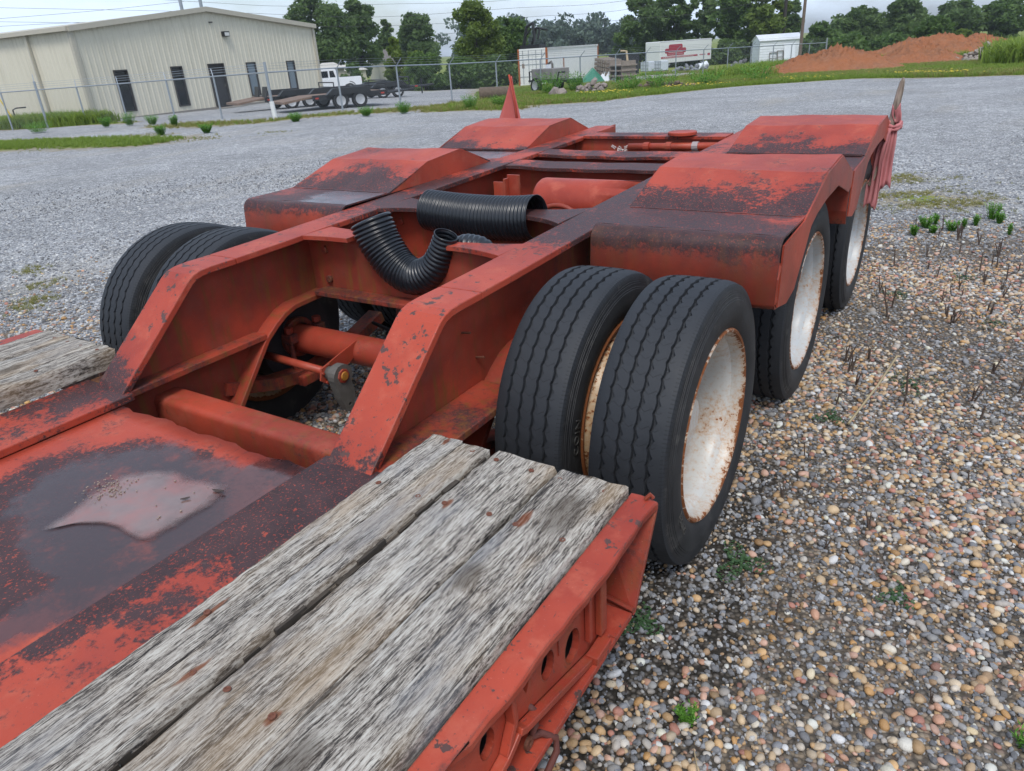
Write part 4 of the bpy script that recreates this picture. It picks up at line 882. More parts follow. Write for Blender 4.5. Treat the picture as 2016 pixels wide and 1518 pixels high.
# ------------------------------------------------------------------ pebbles and crushed stone
def in_view(P, mg=420):
    c = sc.camera.matrix_world; f = 1413.9; q = (P - np.array(c.translation)) @ np.array(c.to_3x3()); z = -q[:, 2]
    u = 1008 + f * q[:, 0] / np.maximum(z, .05); v = 759 - f * q[:, 1] / np.maximum(z, .05)
    return (z > .3) & (u > -mg) & (u < 2016 + mg) & (v > -100) & (v < 1518 + mg)
def rock_protos(name, n, rough, flatn, mat, sub=2):
    out = []
    for k in range(n):
        bm = bmesh.new(); bmesh.ops.create_icosphere(bm, subdivisions=sub, radius=1); r = np.random.default_rng(50 + k); ph = r.uniform(0, 6, 9); ax = (1, r.uniform(.68, .92), r.uniform(.45, .68) * flatn)
        pl = [(Vector(r.normal(0, 1, 3)).normalized(), r.uniform(.55, .85)) for _ in range(7)]
        for v in bm.verts:
            p = v.co.copy()
            if rough:
                for nn, dd in pl:
                    e = p.dot(nn) - dd
                    if e > 0: p -= nn * e * .9
            else: p *= 1 + .06 * math.sin(3 * p.x + ph[0]) + .05 * math.sin(4 * p.y + ph[1]) + .04 * math.sin(5 * p.z + ph[2])
            v.co = (p.x * ax[0], p.y * ax[1], p.z * ax[2])
        me = bpy.data.meshes.new(name); bm.to_mesh(me); bm.free(); me.materials.append(mat)
        if not rough: me.polygons.foreach_set('use_smooth', [True] * len(me.polygons))
        out.append(bpy.data.objects.new(name, me))
    return out
def stone_mat(name, rough):
    m = M(name); t = m.attr('tint', 'Color', 'INSTANCER'); n = m.noise(m.co(), 1.6, 5, .65); c = m.mix(m.lin(n, .3, .75, 0, .55), t, m.mix(.5, t, (.10, .075, .055)), 'MIX')
    sp = m.step(m.noise(m.co(), 9, 3), .6, .75); c = m.mix(m.ma('MULTIPLY', sp, .25), c, (.6, .55, .48)); return m.done(c, rough, m.bump(m.noise(m.co(), 5, 4), .2, .05), 0, .35)
PEBM, CHIPM = stone_mat('river_pebble', .55), stone_mat('crushed_stone', .8)
PEBP, CHIPP = rock_protos('pebble', 8, False, 1.0, PEBM), rock_protos('chip', 8, True, 1.1, CHIPM, 1)
TAN = np.array([(.40, .28, .16), (.47, .34, .20), (.36, .22, .11), (.50, .40, .28), (.42, .22, .14), (.30, .12, .085), (.56, .49, .40), (.44, .27, .12), (.24, .24, .24), (.34, .31, .28), (.50, .30, .22), (.60, .56, .50), (.15, .16, .18), (.38, .20, .06)])
GRY = np.array([(.14, .155, .18), (.21, .225, .25), (.28, .295, .32), (.10, .11, .125), (.36, .37, .38), (.18, .20, .235), (.25, .25, .255), (.48, .47, .45)])
MIXP = np.concatenate([GRY, GRY[:5] * .9, TAN[[0, 2, 7, 8, 9, 12]] * .8])
def sample(n, box, dens):
    P = np.stack([rng.uniform(box[0], box[1], n), rng.uniform(box[2], box[3], n)], 1); return P[rng.random(n) < dens(P[:, 0], P[:, 1])]
def stones(name, P, smin, smax, pal, protos, label, sink=.2, pw=2.0, tintv=.18, tone=1.08):
    D3 = np.column_stack([P, Tz(P[:, 0], P[:, 1])]); P = D3[in_view(D3)]; n = len(P); s = smin + (smax - smin) * rng.random(n) ** pw; P[:, 2] += s * (.5 - sink)
    rot = np.column_stack([rng.normal(0, .28, n), rng.normal(0, .28, n), rng.uniform(0, 2 * PI, n)]); scl = np.repeat(s[:, None], 3, 1)
    t = pal[rng.integers(0, len(pal), n)] * (1 + rng.normal(0, tintv, (n, 1))) * tone; t = .86 * t + .14 * np.array([.27, .245, .215]); t = np.column_stack([np.clip(t, .02, .58), np.ones(n)])
    o = scatter(name, P, scl, rot, t, protos); o['label'] = label; return o
dist = lambda x, y: np.hypot(x - 1.74, y + 1.97)
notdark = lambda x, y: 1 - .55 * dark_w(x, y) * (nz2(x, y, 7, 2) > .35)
# tan pebbles: dense near the lens, thinning into the grey lot
P = sample(400000, (-5.5, 5.5, -2.6, 7.5), lambda x, y: np.clip(tan_w(x, y) * np.clip(1.7 * nz2(x, y, 2.6, 1) - .15, .12, 1.15), 0, 1) * np.clip(3.9 / np.maximum(dist(x, y), .6), .38, 1) * .95 * notdark(x, y))
stones('river_pebbles', P, .0050, .0165, TAN, PEBP, 'rounded tan and brown river pebbles strewn beside the trailer wheels')
P = sample(4200, (-3.5, 5.0, -2.6, 6.5), lambda x, y: np.clip(tan_w(x, y), 0, 1) * .85)
stones('large_pebbles', P, .0145, .0235, TAN, PEBP, 'larger rounded pebbles lying among the river pebbles', .25)
P = sample(420000, (-4.5, 5.0, -2.6, 5.5), lambda x, y: np.clip(3.0 / np.maximum(dist(x, y), .5), 0, 1) ** 1.6 * np.where(x > .5, 1, .55) * .9)
stones('crushed_stone', P, .004, .0125, MIXP, CHIPP, 'fine grey crushed stone between the pebbles', tone=.92)
P = sample(520000, (-13, 7, -1.5, 17), lambda x, y: np.clip((15 - dist(x, y)) / 4, 0, 1) * np.clip(5.5 / np.maximum(dist(x, y), .5), .12, 1) * (1 - .75 * np.clip(tan_w(x, y), 0, 1)) * .55)
stones('crushed_stone', P, .007, .019, GRY, CHIPP, 'grey crushed stone spread over the lot', .3)
# ------------------------------------------------------------------ small plants
def leaf_mat(name, a, b, trans=.25, rough=.6):
    m = M(name); t = m.attr('tint', 'Color', 'GEOMETRY'); ti = m.attr('tint', 'Fac', 'GEOMETRY'); c = m.mix(ti, a, b); m.done(c, rough, None, 0, .25)
    tr = m.n('ShaderNodeBsdfTranslucent'); m.set(tr.inputs['Color'], m.mix(.5, c, tuple(min(1, 1.6 * x) for x in b))); s = m.n('ShaderNodeMixShader'); s.inputs[0].default_value = trans
    m.t.links.new(m.b.outputs[0], s.inputs[1]); m.t.links.new(tr.outputs[0], s.inputs[2]); m.t.links.new(s.outputs[0], m.out.inputs[0]); return m.m
def tinted(o, vals):
    at = o.data.attributes.new('tint', 'FLOAT', 'FACE'); at.data.foreach_set('value', np.asarray(vals, np.float32)); return o
WEEDL = leaf_mat('weed_leaf', (.05, .15, .016), (.14, .30, .04)); GROUNDW = leaf_mat('spurge_leaf', (.035, .075, .03), (.075, .14, .06)); STALK = flat('dead_stalk', (.075, .052, .04), .9, var=.5, scale=60)
STRAW = flat('straw', (.34, .27, .16), .8)
def weed_mesh(name, h, n, spread, lw, ll, seed, mat, up=.8):
    r = np.random.default_rng(seed); V = []; F = []; T = []
    for k in range(n):
        a = r.uniform(0, 2 * PI); rad = spread * math.sqrt(r.random()); base = Vector((rad * .35 * math.cos(a), rad * .35 * math.sin(a), 0)); tip = Vector((rad * math.cos(a), rad * math.sin(a), h * r.uniform(.6, 1)))
        nl = 9
        for q in range(nl):
            t = (q + 1) / nl; p = base.lerp(tip, t); b = r.uniform(0, 2 * PI); d = Vector((math.cos(b), math.sin(b), up * r.uniform(.2, 1.3))).normalized(); sd_ = d.cross(Vector((0, 0, 1))).normalized(); l = ll * r.uniform(.6, 1.2); i = len(V)
            V += [p, p + d * l * .5 + sd_ * lw, p + d * l, p + d * l * .5 - sd_ * lw]; F.append((i, i + 1, i + 2, i + 3)); T.append(r.random())
        i = len(V); s_ = Vector((.0015, 0, 0)); V += [base - s_, base + s_, tip + s_ * .5, tip - s_ * .5]; F.append((i, i + 1, i + 2, i + 3)); T.append(.2)
    return V, F, T
def weed(name, loc, h, n, spread, lw, ll, seed, label, group=None, mat=WEEDL, cat='weed'):
    V, F, T = weed_mesh(name, h, n, spread, lw, ll, seed, mat); o = tinted(newmesh(name, V, F, mat), T); o.location = (loc[0], loc[1], tz(*loc)); return tag(o, label, cat, group)
GRP = 'bright green bushy weeds behind the wheels'
for (x, y, h, s_, lab) in ((1.35, 4.50, .095, .05, 'dark green bushy weed leftmost of the clump behind the rear right wheel'), (1.41, 4.80, .12, .085, 'widest bushy weed at the back left of the weed clump on the gravel'), (1.475, 4.62, .075, .045, 'low rounded weed in front of the widest weed of the clump'), (1.47, 4.95, .12, .03, 'thin upright weed at the very back of the weed clump'),
                       (1.60, 4.74, .10, .075, 'round weed on a short stalk in the middle of the weed row'), (1.675, 4.84, .10, .025, 'small thin weed standing alone right of the round weed'), (1.755, 4.98, .11, .032, 'narrow weed midway to the tall right hand pair of weeds'), (1.86, 5.26, .17, .085, 'tallest bushy weed at the right edge of the gravel'), (1.915, 5.12, .11, .05, 'smaller weed in front of the tallest weed at right'), (1.985, 4.72, .10, .02, 'single thin green sprig nearest the right photo edge')):
    weed('weed', (x, y), h * .82, int(14 + 420 * s_), s_ * .82, .005, .022, int(x * 1000), lab, GRP)
weed('weed', (1.36, -.73), .050, 22, .035, .0022, .013, 3, 'tiny bright green seedling on pebbles near the bottom edge', None)
weed('weed', (2.06, -.42), .055, 20, .035, .002, .018, 4, 'thin leaved seedling cut by the right photo edge', None)
def mat_plant(loc, r, n, seed, label):
    q = np.random.default_rng(seed); V = []; F = []; T = []
    for k in range(n):
        a = q.uniform(0, 6.28); d = r * math.sqrt(q.random()) * (.6 + .4 * math.sin(3 * a + seed)); p = Vector((d * math.cos(a), d * math.sin(a) * 1.25, .006 + .012 * q.random())); b = q.uniform(0, 6.28); l = q.uniform(.004, .008); u = Vector((math.cos(b), math.sin(b), q.uniform(-.3, .5))) * l; s_ = Vector((-math.sin(b), math.cos(b), q.uniform(-.3, .3))) * l * .55; i = len(V); V += [p - u, p + s_, p + u, p - s_]; F.append((i, i + 1, i + 2, i + 3)); T.append(q.random())
    o = tinted(newmesh('spurge', V, F, GROUNDW), T); o.location = (*loc, tz(*loc)); return tag(o, label, 'weed', 'low mat weeds between the pebbles')
for a in (((1.30, -.08), .10, 420, 1, 'flat grey green mat weed beside the front right tyre'), ((1.13, -.47), .07, 240, 2, 'flat green mat weed under the end of the side rail'), ((1.36, 1.05), .07, 220, 3, 'small mat weed beside the second right wheel'), ((1.02, -.72), .04, 90, 4, 'tiny mat weed under the side rail bracket'), ((1.42, 2.9), .10, 220, 5, 'mat weed at the foot of the third right wheel'),
          ((1.62, 1.55), .14, 260, 6, 'thin mat weed on pebbles abreast of the second wheel'), ((1.75, 3.4), .12, 200, 7, 'thin mat weed on pebbles abreast of the third wheel'), ((1.93, 2.55), .12, 180, 8, 'pale mat weed near the right photo edge'), ((1.74, -.02), .06, 130, 9, 'small mat weed alone amid the tan pebbles')): mat_plant(*a)
# dead stalks
SPK = []
for k in range(5):
    g = G(); q = np.random.default_rng(k); n = 1 + k % 3
    for j in range(n):
        x0, y0 = q.normal(0, .004, 2) * (n > 1); lean = q.normal(0, .14, 2); hh = .075 * q.uniform(.6, 1.25); g.tube([(x0, y0, -.004), (x0 + lean[0] * hh * .5, y0 + lean[1] * hh * .5, hh * .5), (x0 + lean[0] * hh, y0 + lean[1] * hh, hh)], [.0036, .0032, .0018], 5)
        for b in range(5):
            z = hh * q.uniform(.3, 1); d = q.normal(0, .006, 2); g.tube([(x0 + lean[0] * z, y0 + lean[1] * z, z), (x0 + lean[0] * z + d[0], y0 + lean[1] * z + d[1], z + .008)], .0012, 4)
    o = g.make('dead_stalk', STALK); SPK.append(o.data); bpy.data.objects.remove(o)
q = np.random.default_rng(21); cnt = 0; HAND = [(1.46, -.28), (1.17, -.42), (1.52, .12), (1.40, .42), (1.33, .35), (1.62, .30), (1.19, -.72), (1.66, -.55), (1.86, -.38)]
while cnt < 95:
    if cnt < len(HAND): x, y = HAND[cnt]
    else:
        x, y = q.uniform(1.30, 2.45), q.uniform(.2, 4.9)
        if q.random() > .35 + .65 * (y > 1.2): continue
    o = bpy.data.objects.new('dead_stalk', SPK[int(q.integers(0, 5))]); COL.objects.link(o); o.location = (x, y, tz(x, y)); o.rotation_euler = (q.normal(0, .08), q.normal(0, .08), q.uniform(0, 6)); s_ = q.uniform(.65, 1.25) * (.85 if y < 1 else 1.25); o.scale = (s_, s_, s_)
    tag(o, 'short dead brown weed stalk sticking up from the pebbles', 'dead stalk', 'dead weed stalks standing in the pebbles'); cnt += 1
for (p0, p1, lab) in (((1.44, 1.02), (1.53, 1.85), 'long pale stick lying on pebbles beside the second wheel'), ((1.44, -.92), (1.40, -.80), 'pale straw lying on pebbles at the bottom edge')):
    o = G().tube([(*p0, .012), ((p0[0] + p1[0]) / 2 + .01, (p0[1] + p1[1]) / 2, .022), (*p1, .014)], .005 if p0[1] > 0 else .0016, 6).make('stick', STRAW); tag(o, lab, 'stick')
# grass tufts (blades)
GRASS = leaf_mat('grass_blade', (.09, .15, .018), (.23, .31, .05), .4); GRASSY = leaf_mat('grass_olive', (.15, .155, .035), (.28, .26, .09), .3)
def tuft_protos(name, n, mat, h, nb, spread):
    out = []
    for k in range(n):
        r = np.random.default_rng(k + 300); V = []; F = []; T = []
        for b in range(nb):
            a = r.uniform(0, 6.28); x, y = r.normal(0, spread, 2); d = Vector((math.cos(a), math.sin(a), 0)); l = h * r.uniform(.5, 1.15); w_ = h * .035; s_ = Vector((-d.y, d.x, 0)) * w_; p = Vector((x, y, 0)); i = len(V); b1 = p + d * l * .18 + Vector((0, 0, l * .6)); b2 = p + d * l * r.uniform(.3, .75) + Vector((0, 0, l * r.uniform(.7, 1)))
            V += [p - s_, p + s_, b1 + s_ * .8, b1 - s_ * .8, b2]; F += [(i, i + 1, i + 2, i + 3), (i + 3, i + 2, i + 4)]; t = r.random(); T += [t, t]
        o = proto(name, V, F, mat, False); tinted(o, T); out.append(o)
    return out
def tufts(name, P, smin, smax, protos, label):
    n = len(P); P3 = np.column_stack([P, Tz(P[:, 0], P[:, 1]) - .01]); k = in_view(P3, 500); P3 = P3[k]; n = len(P3); s = rng.uniform(smin, smax, n)
    o = scatter(name, P3, np.repeat(s[:, None], 3, 1), np.column_stack([np.zeros(n), np.zeros(n), rng.uniform(0, 6.28, n)]), np.ones((n, 4)), protos); o['label'] = label; return o
TG, TO = tuft_protos('grass_tuft', 5, GRASS, 1.0, 22, .25), tuft_protos('olive_tuft', 5, GRASSY, 1.0, 20, .25)
gw = lambda x, y: np.clip((grass_w(x, y) - .3) * 1.5, 0, 1)
P = sample(60000, (-40, -14, 7, 26), lambda x, y: gw(x, y) * np.where(segdist(x, y, [(-40, 10.5), (-30, 9.9), (-22.5, 9.9), (-18.6, 10.6)]) < 2.2, 1, .22)); tufts('grass', P, .06, .15, TG, 'short green grass patch on the lot before the tan building')
P = sample(26000, (-26, -10, 12, 26), lambda x, y: np.clip(grass_w(x, y) - .1, 0, 1) * .5); tufts('grass', P, .05, .16, TO, 'dry olive grass strip along the chain link fence')
P = sample(120000, (-24, 14, 18, 62), lambda x, y: gw(x, y) * (az_of(x, y) > -37) * np.clip(1.4 - dist(x, y) / 70, .2, 1)); tufts('grass', P, .07, .22, TG, 'tall green verge grass beyond the gravel lot')
P = sample(30000, (-24, 14, 18, 62), lambda x, y: gw(x, y) * (az_of(x, y) > -37) * (nz2(x, y, .5, 3) > .42)); tufts('grass', P, .08, .26, TO, 'seeding olive grass mixed in the verge')
P = sample(30000, (-16, 3, 36, 75), lambda x, y: gw(x, y) * np.maximum(np.exp(-((x + 11.3) / 1.5) ** 2 - ((y - 50) / 4.5) ** 2), .5 * np.exp(-((x + 4) / 3) ** 2 - ((y - 58.5) / 2) ** 2))); tufts('tall_grass', P, .35, .8, TG, 'tall reedy grass around the dirt mounds')
P = sample(7000, (1.0, 16, 44, 66), lambda x, y: np.clip((x - .2) / 2, 0, 1) * (nz2(x, y, .8, 2) > .3)); tufts('tall_grass', P, .5, 1.45, TG, 'tall grass bank right of the rubble pile')
P = sample(9000, (-42, -32, 13, 18.5), lambda x, y: np.clip(1.3 - segdist(x, y, [(-42, 15.9), (-38, 16.3), (-35, 17.2), (-33.3, 17.3)]) / .9, 0, 1)); tufts('tall_grass', P, .25, .7, TG, 'tall grass along the building side wall behind the fence')
P = sample(9000, (.3, 2.4, 5.0, 8.0), lambda x, y: np.clip(np.exp(-((x - 1.35) / .5) ** 2 - ((y - 6.0) / .42) ** 2) + .6 * np.exp(-((x - .9) / .5) ** 2 - ((y - 7.2) / .35) ** 2), 0, 1) * (nz2(x, y, 8, 1) > .42)); tufts('grass', P, .02, .045, TO, 'low yellowish grass patch on gravel behind the wheels')
P = np.concatenate([np.column_stack([rng.normal(a, .10 if a > -8 else .35, 60), rng.normal(b, .08 if a > -8 else .22, 60)]) for a, b in ((-4.2, .5), (-4.6, .75), (-4.1, .35), (-4.75, .15), (-5.3, 1.0), (-16.5, 11), (-13.5, 12.5), (-14.5, 11.5), (-15.5, 12.6), (-17.2, 11.4), (-17.6, 10.4), (-12.9, 13.1), (-18.4, 9.2), (-20.5, 8.6))]); tufts('grass', P, .02, .045, TO, 'little yellow green grass tufts scattered on the left gravel')
# yellow wild flowers
FLOW = [proto('flower', [(-.5, 0, .8), (0, -.5, .8), (.5, 0, .8), (0, .5, .8), (0, 0, 1.0)], [(0, 1, 4), (1, 2, 4), (2, 3, 4), (3, 0, 4)], flat('yellow_flower', (.55, .40, .02), .6), False)]
P = sample(16000, (-14, 3, 22, 40), lambda x, y: gw(x, y) * np.clip(np.exp(-(segdist(x, y, [(-13.0, 27.0), (-10.5, 28.0), (-8, 33.5), (-3, 35.5), (1, 34.5)]) / 1.3) ** 2), 0, 1) * (nz2(x, y, 1.1, 1) > .55) * (nz2(x, y, 3.7, 2) > .45) * .4); P3 = np.column_stack([P, Tz(P[:, 0], P[:, 1]) + .10]); n = len(P3)
o = scatter('wild_flowers', P3, np.full((n, 3), .085) * rng.uniform(.6, 1.2, (n, 1)), np.zeros((n, 3)), np.ones((n, 4)), FLOW); o['label'] = 'small yellow wild flowers in the verge grass'
WEEDG = 'knee high weeds along the fence and building'
for i, (x, y, h, s_, lab) in enumerate(((-37.0, 16.6, .75, .8, 'tall weed clump at the far left against the building side'), (-34.9, 16.6, .8, .9, 'dense tall weed clump at the building corner'), (-33.4, 16.7, .6, .7, 'weed clump just right of the building corner'), (-28.8, 15.4, .45, .35, 'pale bushy weed nearest the building corner on gravel'), (-27.8, 15.8, .60, .40, 'roundest bushy weed below the first dark window'), (-26.4, 15.9, .42, .42, 'squat bushy weed between the first two fence posts'), (-23.5, 14.9, .45, .22, 'narrow upright weed below the second dark window'), (-19.8, 11.9, .35, .25, 'lone weed at the right end of the grass patch'), (-18.4, 12.5, .30, .3, 'spindly weed right of the grass patch'), (-30.6, 13.6, .5, .8, 'loose weeds at the left beyond the grass patch'),
        (-17.9, 15.6, .35, .35, 'weed in the olive strip right of the white post'), (-16.6, 17.6, .35, .4, 'reddish weed in the strip before the pale gravel'), (-16.0, 18.9, .45, .4, 'weed near the right end of the olive strip'), (-14.4, 20.7, .6, .5, 'leafy weed before the log end'), (-13.6, 21.4, .5, .5, 'weed below the log'))):
    weed('tall_weed', (x, y), h * .85, 120, s_ * .75, .010, .075, 70 + i, lab, WEEDG)
for i, (x, y, h, s_, lab) in enumerate(((-15.9, 29.2, 1.0, .8, 'big green weed clump before the utility trailer wheel'), (-15.2, 30.4, .9, .5, 'green weed clump under the utility trailer tongue'), (-12.6, 30.6, .7, .9, 'green weed clump right of the stone heap'), (-11.3, 31.2, .8, 1.0, 'dark green shrubby weeds before the pallets'), (-9.8, 33.0, .6, .9, 'weed clump before the grey stone heap'), (-8.3, 35.8, .8, 1.1, 'weed clump left of the dirt mound'))):
    weed('tall_weed', (x, y), h, 90, s_, .02, .14, 170 + i, lab, 'weeds in the junk row')
# ------------------------------------------------------------------ tan metal building
def ribbed(name, P0, U, L, zf, ztopf, mat, parent, pitch=.30, depth=.022, holes=(), nrm=None):
    """ribbed sheet wall from P0 along unit U; holes (a0,a1,z0,z1) are real openings"""
    xs = [0.0]; x = 0
    while x < L:
        for d in (0, .62, .72, .90): 
            if x + d * pitch < L: xs.append(x + d * pitch)
        x += pitch
    xs.append(L)
    for h in holes: xs += [h[0], h[1]]
    xs = sorted(set(round(v, 4) for v in xs)); n_ = Vector((-U.y, U.x, 0)) if nrm is None else nrm; V = []; F = []
    def off(a): f = (a / pitch) % 1; return depth * (0 if f < .62 else (f - .62) / .10 if f < .72 else 1 if f < .90 else (1 - f) / .10)
    for a, b in zip(xs[:-1], xs[1:]):
        mid = (a + b) / 2; cuts = [zf, None]; spans = [(zf, None)]
        for h in holes:
            if h[0] <= mid <= h[1]: spans = [(zf, h[2]), (h[3], None)]
        for z0, z1 in spans:
            if z1 is not None and z1 - z0 < .01: continue
            i = len(V)
            for q in (a, b):
                p = P0 + U * q + n_ * off(q); V += [(p.x, p.y, z0), (p.x, p.y, ztopf(q) if z1 is None else z1)]
            F.append((i, i + 2, i + 3, i + 1))
    o = newmesh(name, V, F, mat, parent); return o
m = M('tan_sheet'); st_ = m.noise(m.mp(m.co(), (2.2, 2.2, .25)), 1.6, 5, .6); SHEET = m.done(m.mix(m.step(st_, .45, .8), (.56, .525, .425), (.46, .43, .34)), .5, None, 0, .4)
TRIM = flat('tan_trim', (.40, .37, .30), .5, var=.1); ROOF = flat('tan_roof', (.40, .37, .29), .5, var=.12)
DGLASS = M('dark_glass').done((.012, .014, .018), .08); SKYGLASS = M('screened_glass').done((.16, .20, .23), .12); DOORM = flat('dark_door', (.016, .014, .016), .4); FRAME = flat('bronze_frame', (.035, .03, .028), .5); CONC = flat('concrete', (.20, .185, .165), .9)
B0 = Vector((-34.63, 18.24, 0)); BU = Vector((-.067, .9978, 0)).normalized(); BS = Vector((-.9978, -.067, 0)).normalized(); BL = 15.93; ZB, ZE, ZP = -.42, 3.70, 4.54
bld = thing('metal_building', 'long tan ribbed metal building with low gable roof behind the chain link fence', 'building')
OPEN = [(1.66, 2.30, -.06, 1.74), (4.93, 5.53, -.09, 1.75), (7.33, 8.32, -.36, 1.77), (10.05, 10.66, .04, 1.73), (13.24, 13.82, .02, 1.68)]
gable = lambda a: ZE - .12 + (ZP - ZE) * (1 - abs(a / BL - .49) / (.49 if a / BL < .49 else .51))
ribbed('gable_wall', B0, BU, BL, ZB, gable, SHEET, bld, holes=OPEN, nrm=Vector((BU.y, -BU.x, 0)))
ribbed('side_wall', B0, BS, 26.0, ZB, lambda a: ZE - .1, SHEET, bld, nrm=Vector((-BU.x, -BU.y, 0)))
ribbed('back_wall', B0 + BU * BL, BS, 26.0, ZB, lambda a: ZE - .1, SHEET, bld, nrm=Vector((BU.x, BU.y, 0)))
nrm = Vector((BU.y, -BU.x, 0))
for i, (a, b, z0, z1) in enumerate(OPEN):
    door = i == 2; nm = 'door' if door else 'window'; g = G(); W_ = lambda q, d, z: tuple((B0 + BU * q + nrm * d).to_tuple()[:2]) + (z,)
    def bar(a0, a1, c0, c1, d0=-.05, d1=.055):
        V = [W_(q, d, z) for z in (c0, c1) for d in (d0, d1) for q in (a0, a1)]; g.add(V, [(0, 2, 3, 1), (4, 5, 7, 6), (0, 1, 5, 4), (2, 6, 7, 3), (0, 4, 6, 2), (1, 3, 7, 5)])
    t = .055; bar(a - t, a, z0 - t, z1 + t); bar(b, b + t, z0 - t, z1 + t); bar(a, b, z1, z1 + t); bar(a, b, z0 - t, z0)
    fr = g.make(nm, FRAME, bld); g = G(); bar(a + .001, b - .001, z0 + .001, z1 - .001, -.05, -.035); g.make('leaf' if door else 'pane', DOORM if door else (DGLASS if i < 2 else SKYGLASS), fr)
    if i < 3:
        for k in range(4): g = G(); bar(a + .002, b - .002, z1 - .10 - .09 * k, z1 - .075 - .09 * k, -.034, .012); g.make('louvre', FRAME, fr)
    if door: g = G(); bar(b - .12, b - .07, .62, .72, -.034, .02); g.make('handle', STEEL, fr); g = G(); bar(a - .5, b + .3, ZB - .02, z0 - t - .003, -.05, 1.0); g.make('step', CONC, fr)
def slab(name, pts, mat, parent): V = [tuple(p) for p in pts]; return newmesh(name, V, [(0, 1, 2, 3), (7, 6, 5, 4), (0, 4, 5, 1), (1, 5, 6, 2), (2, 6, 7, 3), (3, 7, 4, 0)], mat, parent)
def P3(q, d, s_, z): p = B0 + BU * q + nrm * d + BS * s_; return (p.x, p.y, z)
pk = BL * .49
for nm, (a, za), (b, zb) in (('roof_slope', (-.18, ZE - .03), (pk, ZP)), ('roof_slope', (pk, ZP), (BL + .18, ZE - .03))):
    slab(nm, [P3(a, .22, 0, za + .02), P3(b, .22, 0, zb + .02), P3(b, 0, 26.2, zb + .02), P3(a, 0, 26.2, za + .02), P3(a, .22, 0, za - .02), P3(b, .22, 0, zb - .02), P3(b, 0, 26.2, zb - .02), P3(a, 0, 26.2, za - .02)], ROOF, bld)
    slab('rake_trim', [P3(a, .06, 0, za + .05), P3(b, .06, 0, zb + .05), P3(b, .26, 0, zb + .05), P3(a, .26, 0, za + .05), P3(a, .06, 0, za - .18), P3(b, .06, 0, zb - .18), P3(b, .26, 0, zb - .18), P3(a, .26, 0, za - .18)], TRIM, bld)
slab('gutter', [P3(-.30, 0, -.2, ZE + .0), P3(-.08, 0, -.2, ZE + .0), P3(-.08, 0, 26, ZE + .0), P3(-.30, 0, 26, ZE + .0), P3(-.30, 0, -.2, ZE - .18), P3(-.08, 0, -.2, ZE - .18), P3(-.08, 0, 26, ZE - .18), P3(-.30, 0, 26, ZE - .18)], TRIM, bld)
for s_ in (3.3, 12.0): p0 = P3(-.12, 0, s_, 0); G().box(-.06, .06, -.05, .05, ZB, ZE - .1, at=(p0[0], p0[1], 0)).make('downspout', TRIM, bld)
p0 = P3(-.03, .03, 0, 0); G().box(-.09, .09, -.09, .09, ZB, ZE - .1, rot=Matrix.Rotation(.067, 3, 'Z'), at=(p0[0], p0[1], 0)).make('corner_trim', TRIM, bld)
p0 = P3(BL + .02, .03, 0, 0); G().box(-.09, .09, -.09, .09, ZB, ZE - .1, rot=Matrix.Rotation(.067, 3, 'Z'), at=(p0[0], p0[1], 0)).make('corner_trim', TRIM, bld)
slab('foundation', [P3(-.05, .045, 0, ZB + .06), P3(BL + .05, .045, 0, ZB + .06), P3(BL + .05, -.02, 0, ZB + .06), P3(-.05, -.02, 0, ZB + .06), P3(-.05, .045, 0, ZB - .4), P3(BL + .05, .045, 0, ZB - .4), P3(BL + .05, -.02, 0, ZB - .4), P3(-.05, -.02, 0, ZB - .4)], CONC, bld)
p0 = P3(8.87, .14, 0, 3.27); wl_ = G().box(-.12, .10, -.20, .20, -.13, .13, rot=Matrix.Rotation(.067, 3, 'Z'), at=p0).make('wall_light', BLACKP, bld, bevel=.02); G().box(.105, .115, -.15, .15, -.10, .07, at=p0).make('lens', flat('lens', (.5, .5, .48), .3), wl_)
p0 = P3(8.05, .07, 0, 3.85); G().box(-.03, .03, -.1, .1, -.03, .03, at=p0).make('vent', FRAME, bld)
for i, (x, y, h) in enumerate(((-54.3, 38.6, 8.0), (-54.1, 40.3, 7.6))):
    o = G().tube([(x, y, -.8), (x, y, h)], .13, 8).make('steel_pole', GALV); tag(o, ('thin steel pole with crossarm rising behind the building ridge', 'bare steel pole top just right of the crossarm pole')[i], 'pole', 'poles behind the building')
    if i == 0: G().box(-.05, .05, -.55, .55, 7.5, 7.62, at=(x, y, 0)).make('crossarm', GALV, o)
# yellow guy guard and standpipe at far left
o = G().tube([(-37.2, 16.0, -.45), (-38.9, 15.9, 2.1)], .03, 6).make('guy_guard', flat('yellow_guard', (.50, .36, .03), .6)); tag(o, 'slanting yellow guy wire guard at the far left edge', 'guy wire')
o = G().tube([(-38.6, 16.6, -.45), (-38.6, 16.6, .35), (-38.5, 16.75, .42), (-38.3, 17.1, .42)], .035, 6).make('standpipe', DARKSTEEL); tag(o, 'dark bent standpipe in weeds at the far left edge', 'standpipe')
o = G().tube([(-20.5, 17.0, -.3), (-20.55, 17.0, .36)], .085, 12).make('marker_post', flat('white_pvc', (.62, .63, .64), .5)); tag(o, 'short white pipe post beside the thick fence corner post', 'post')

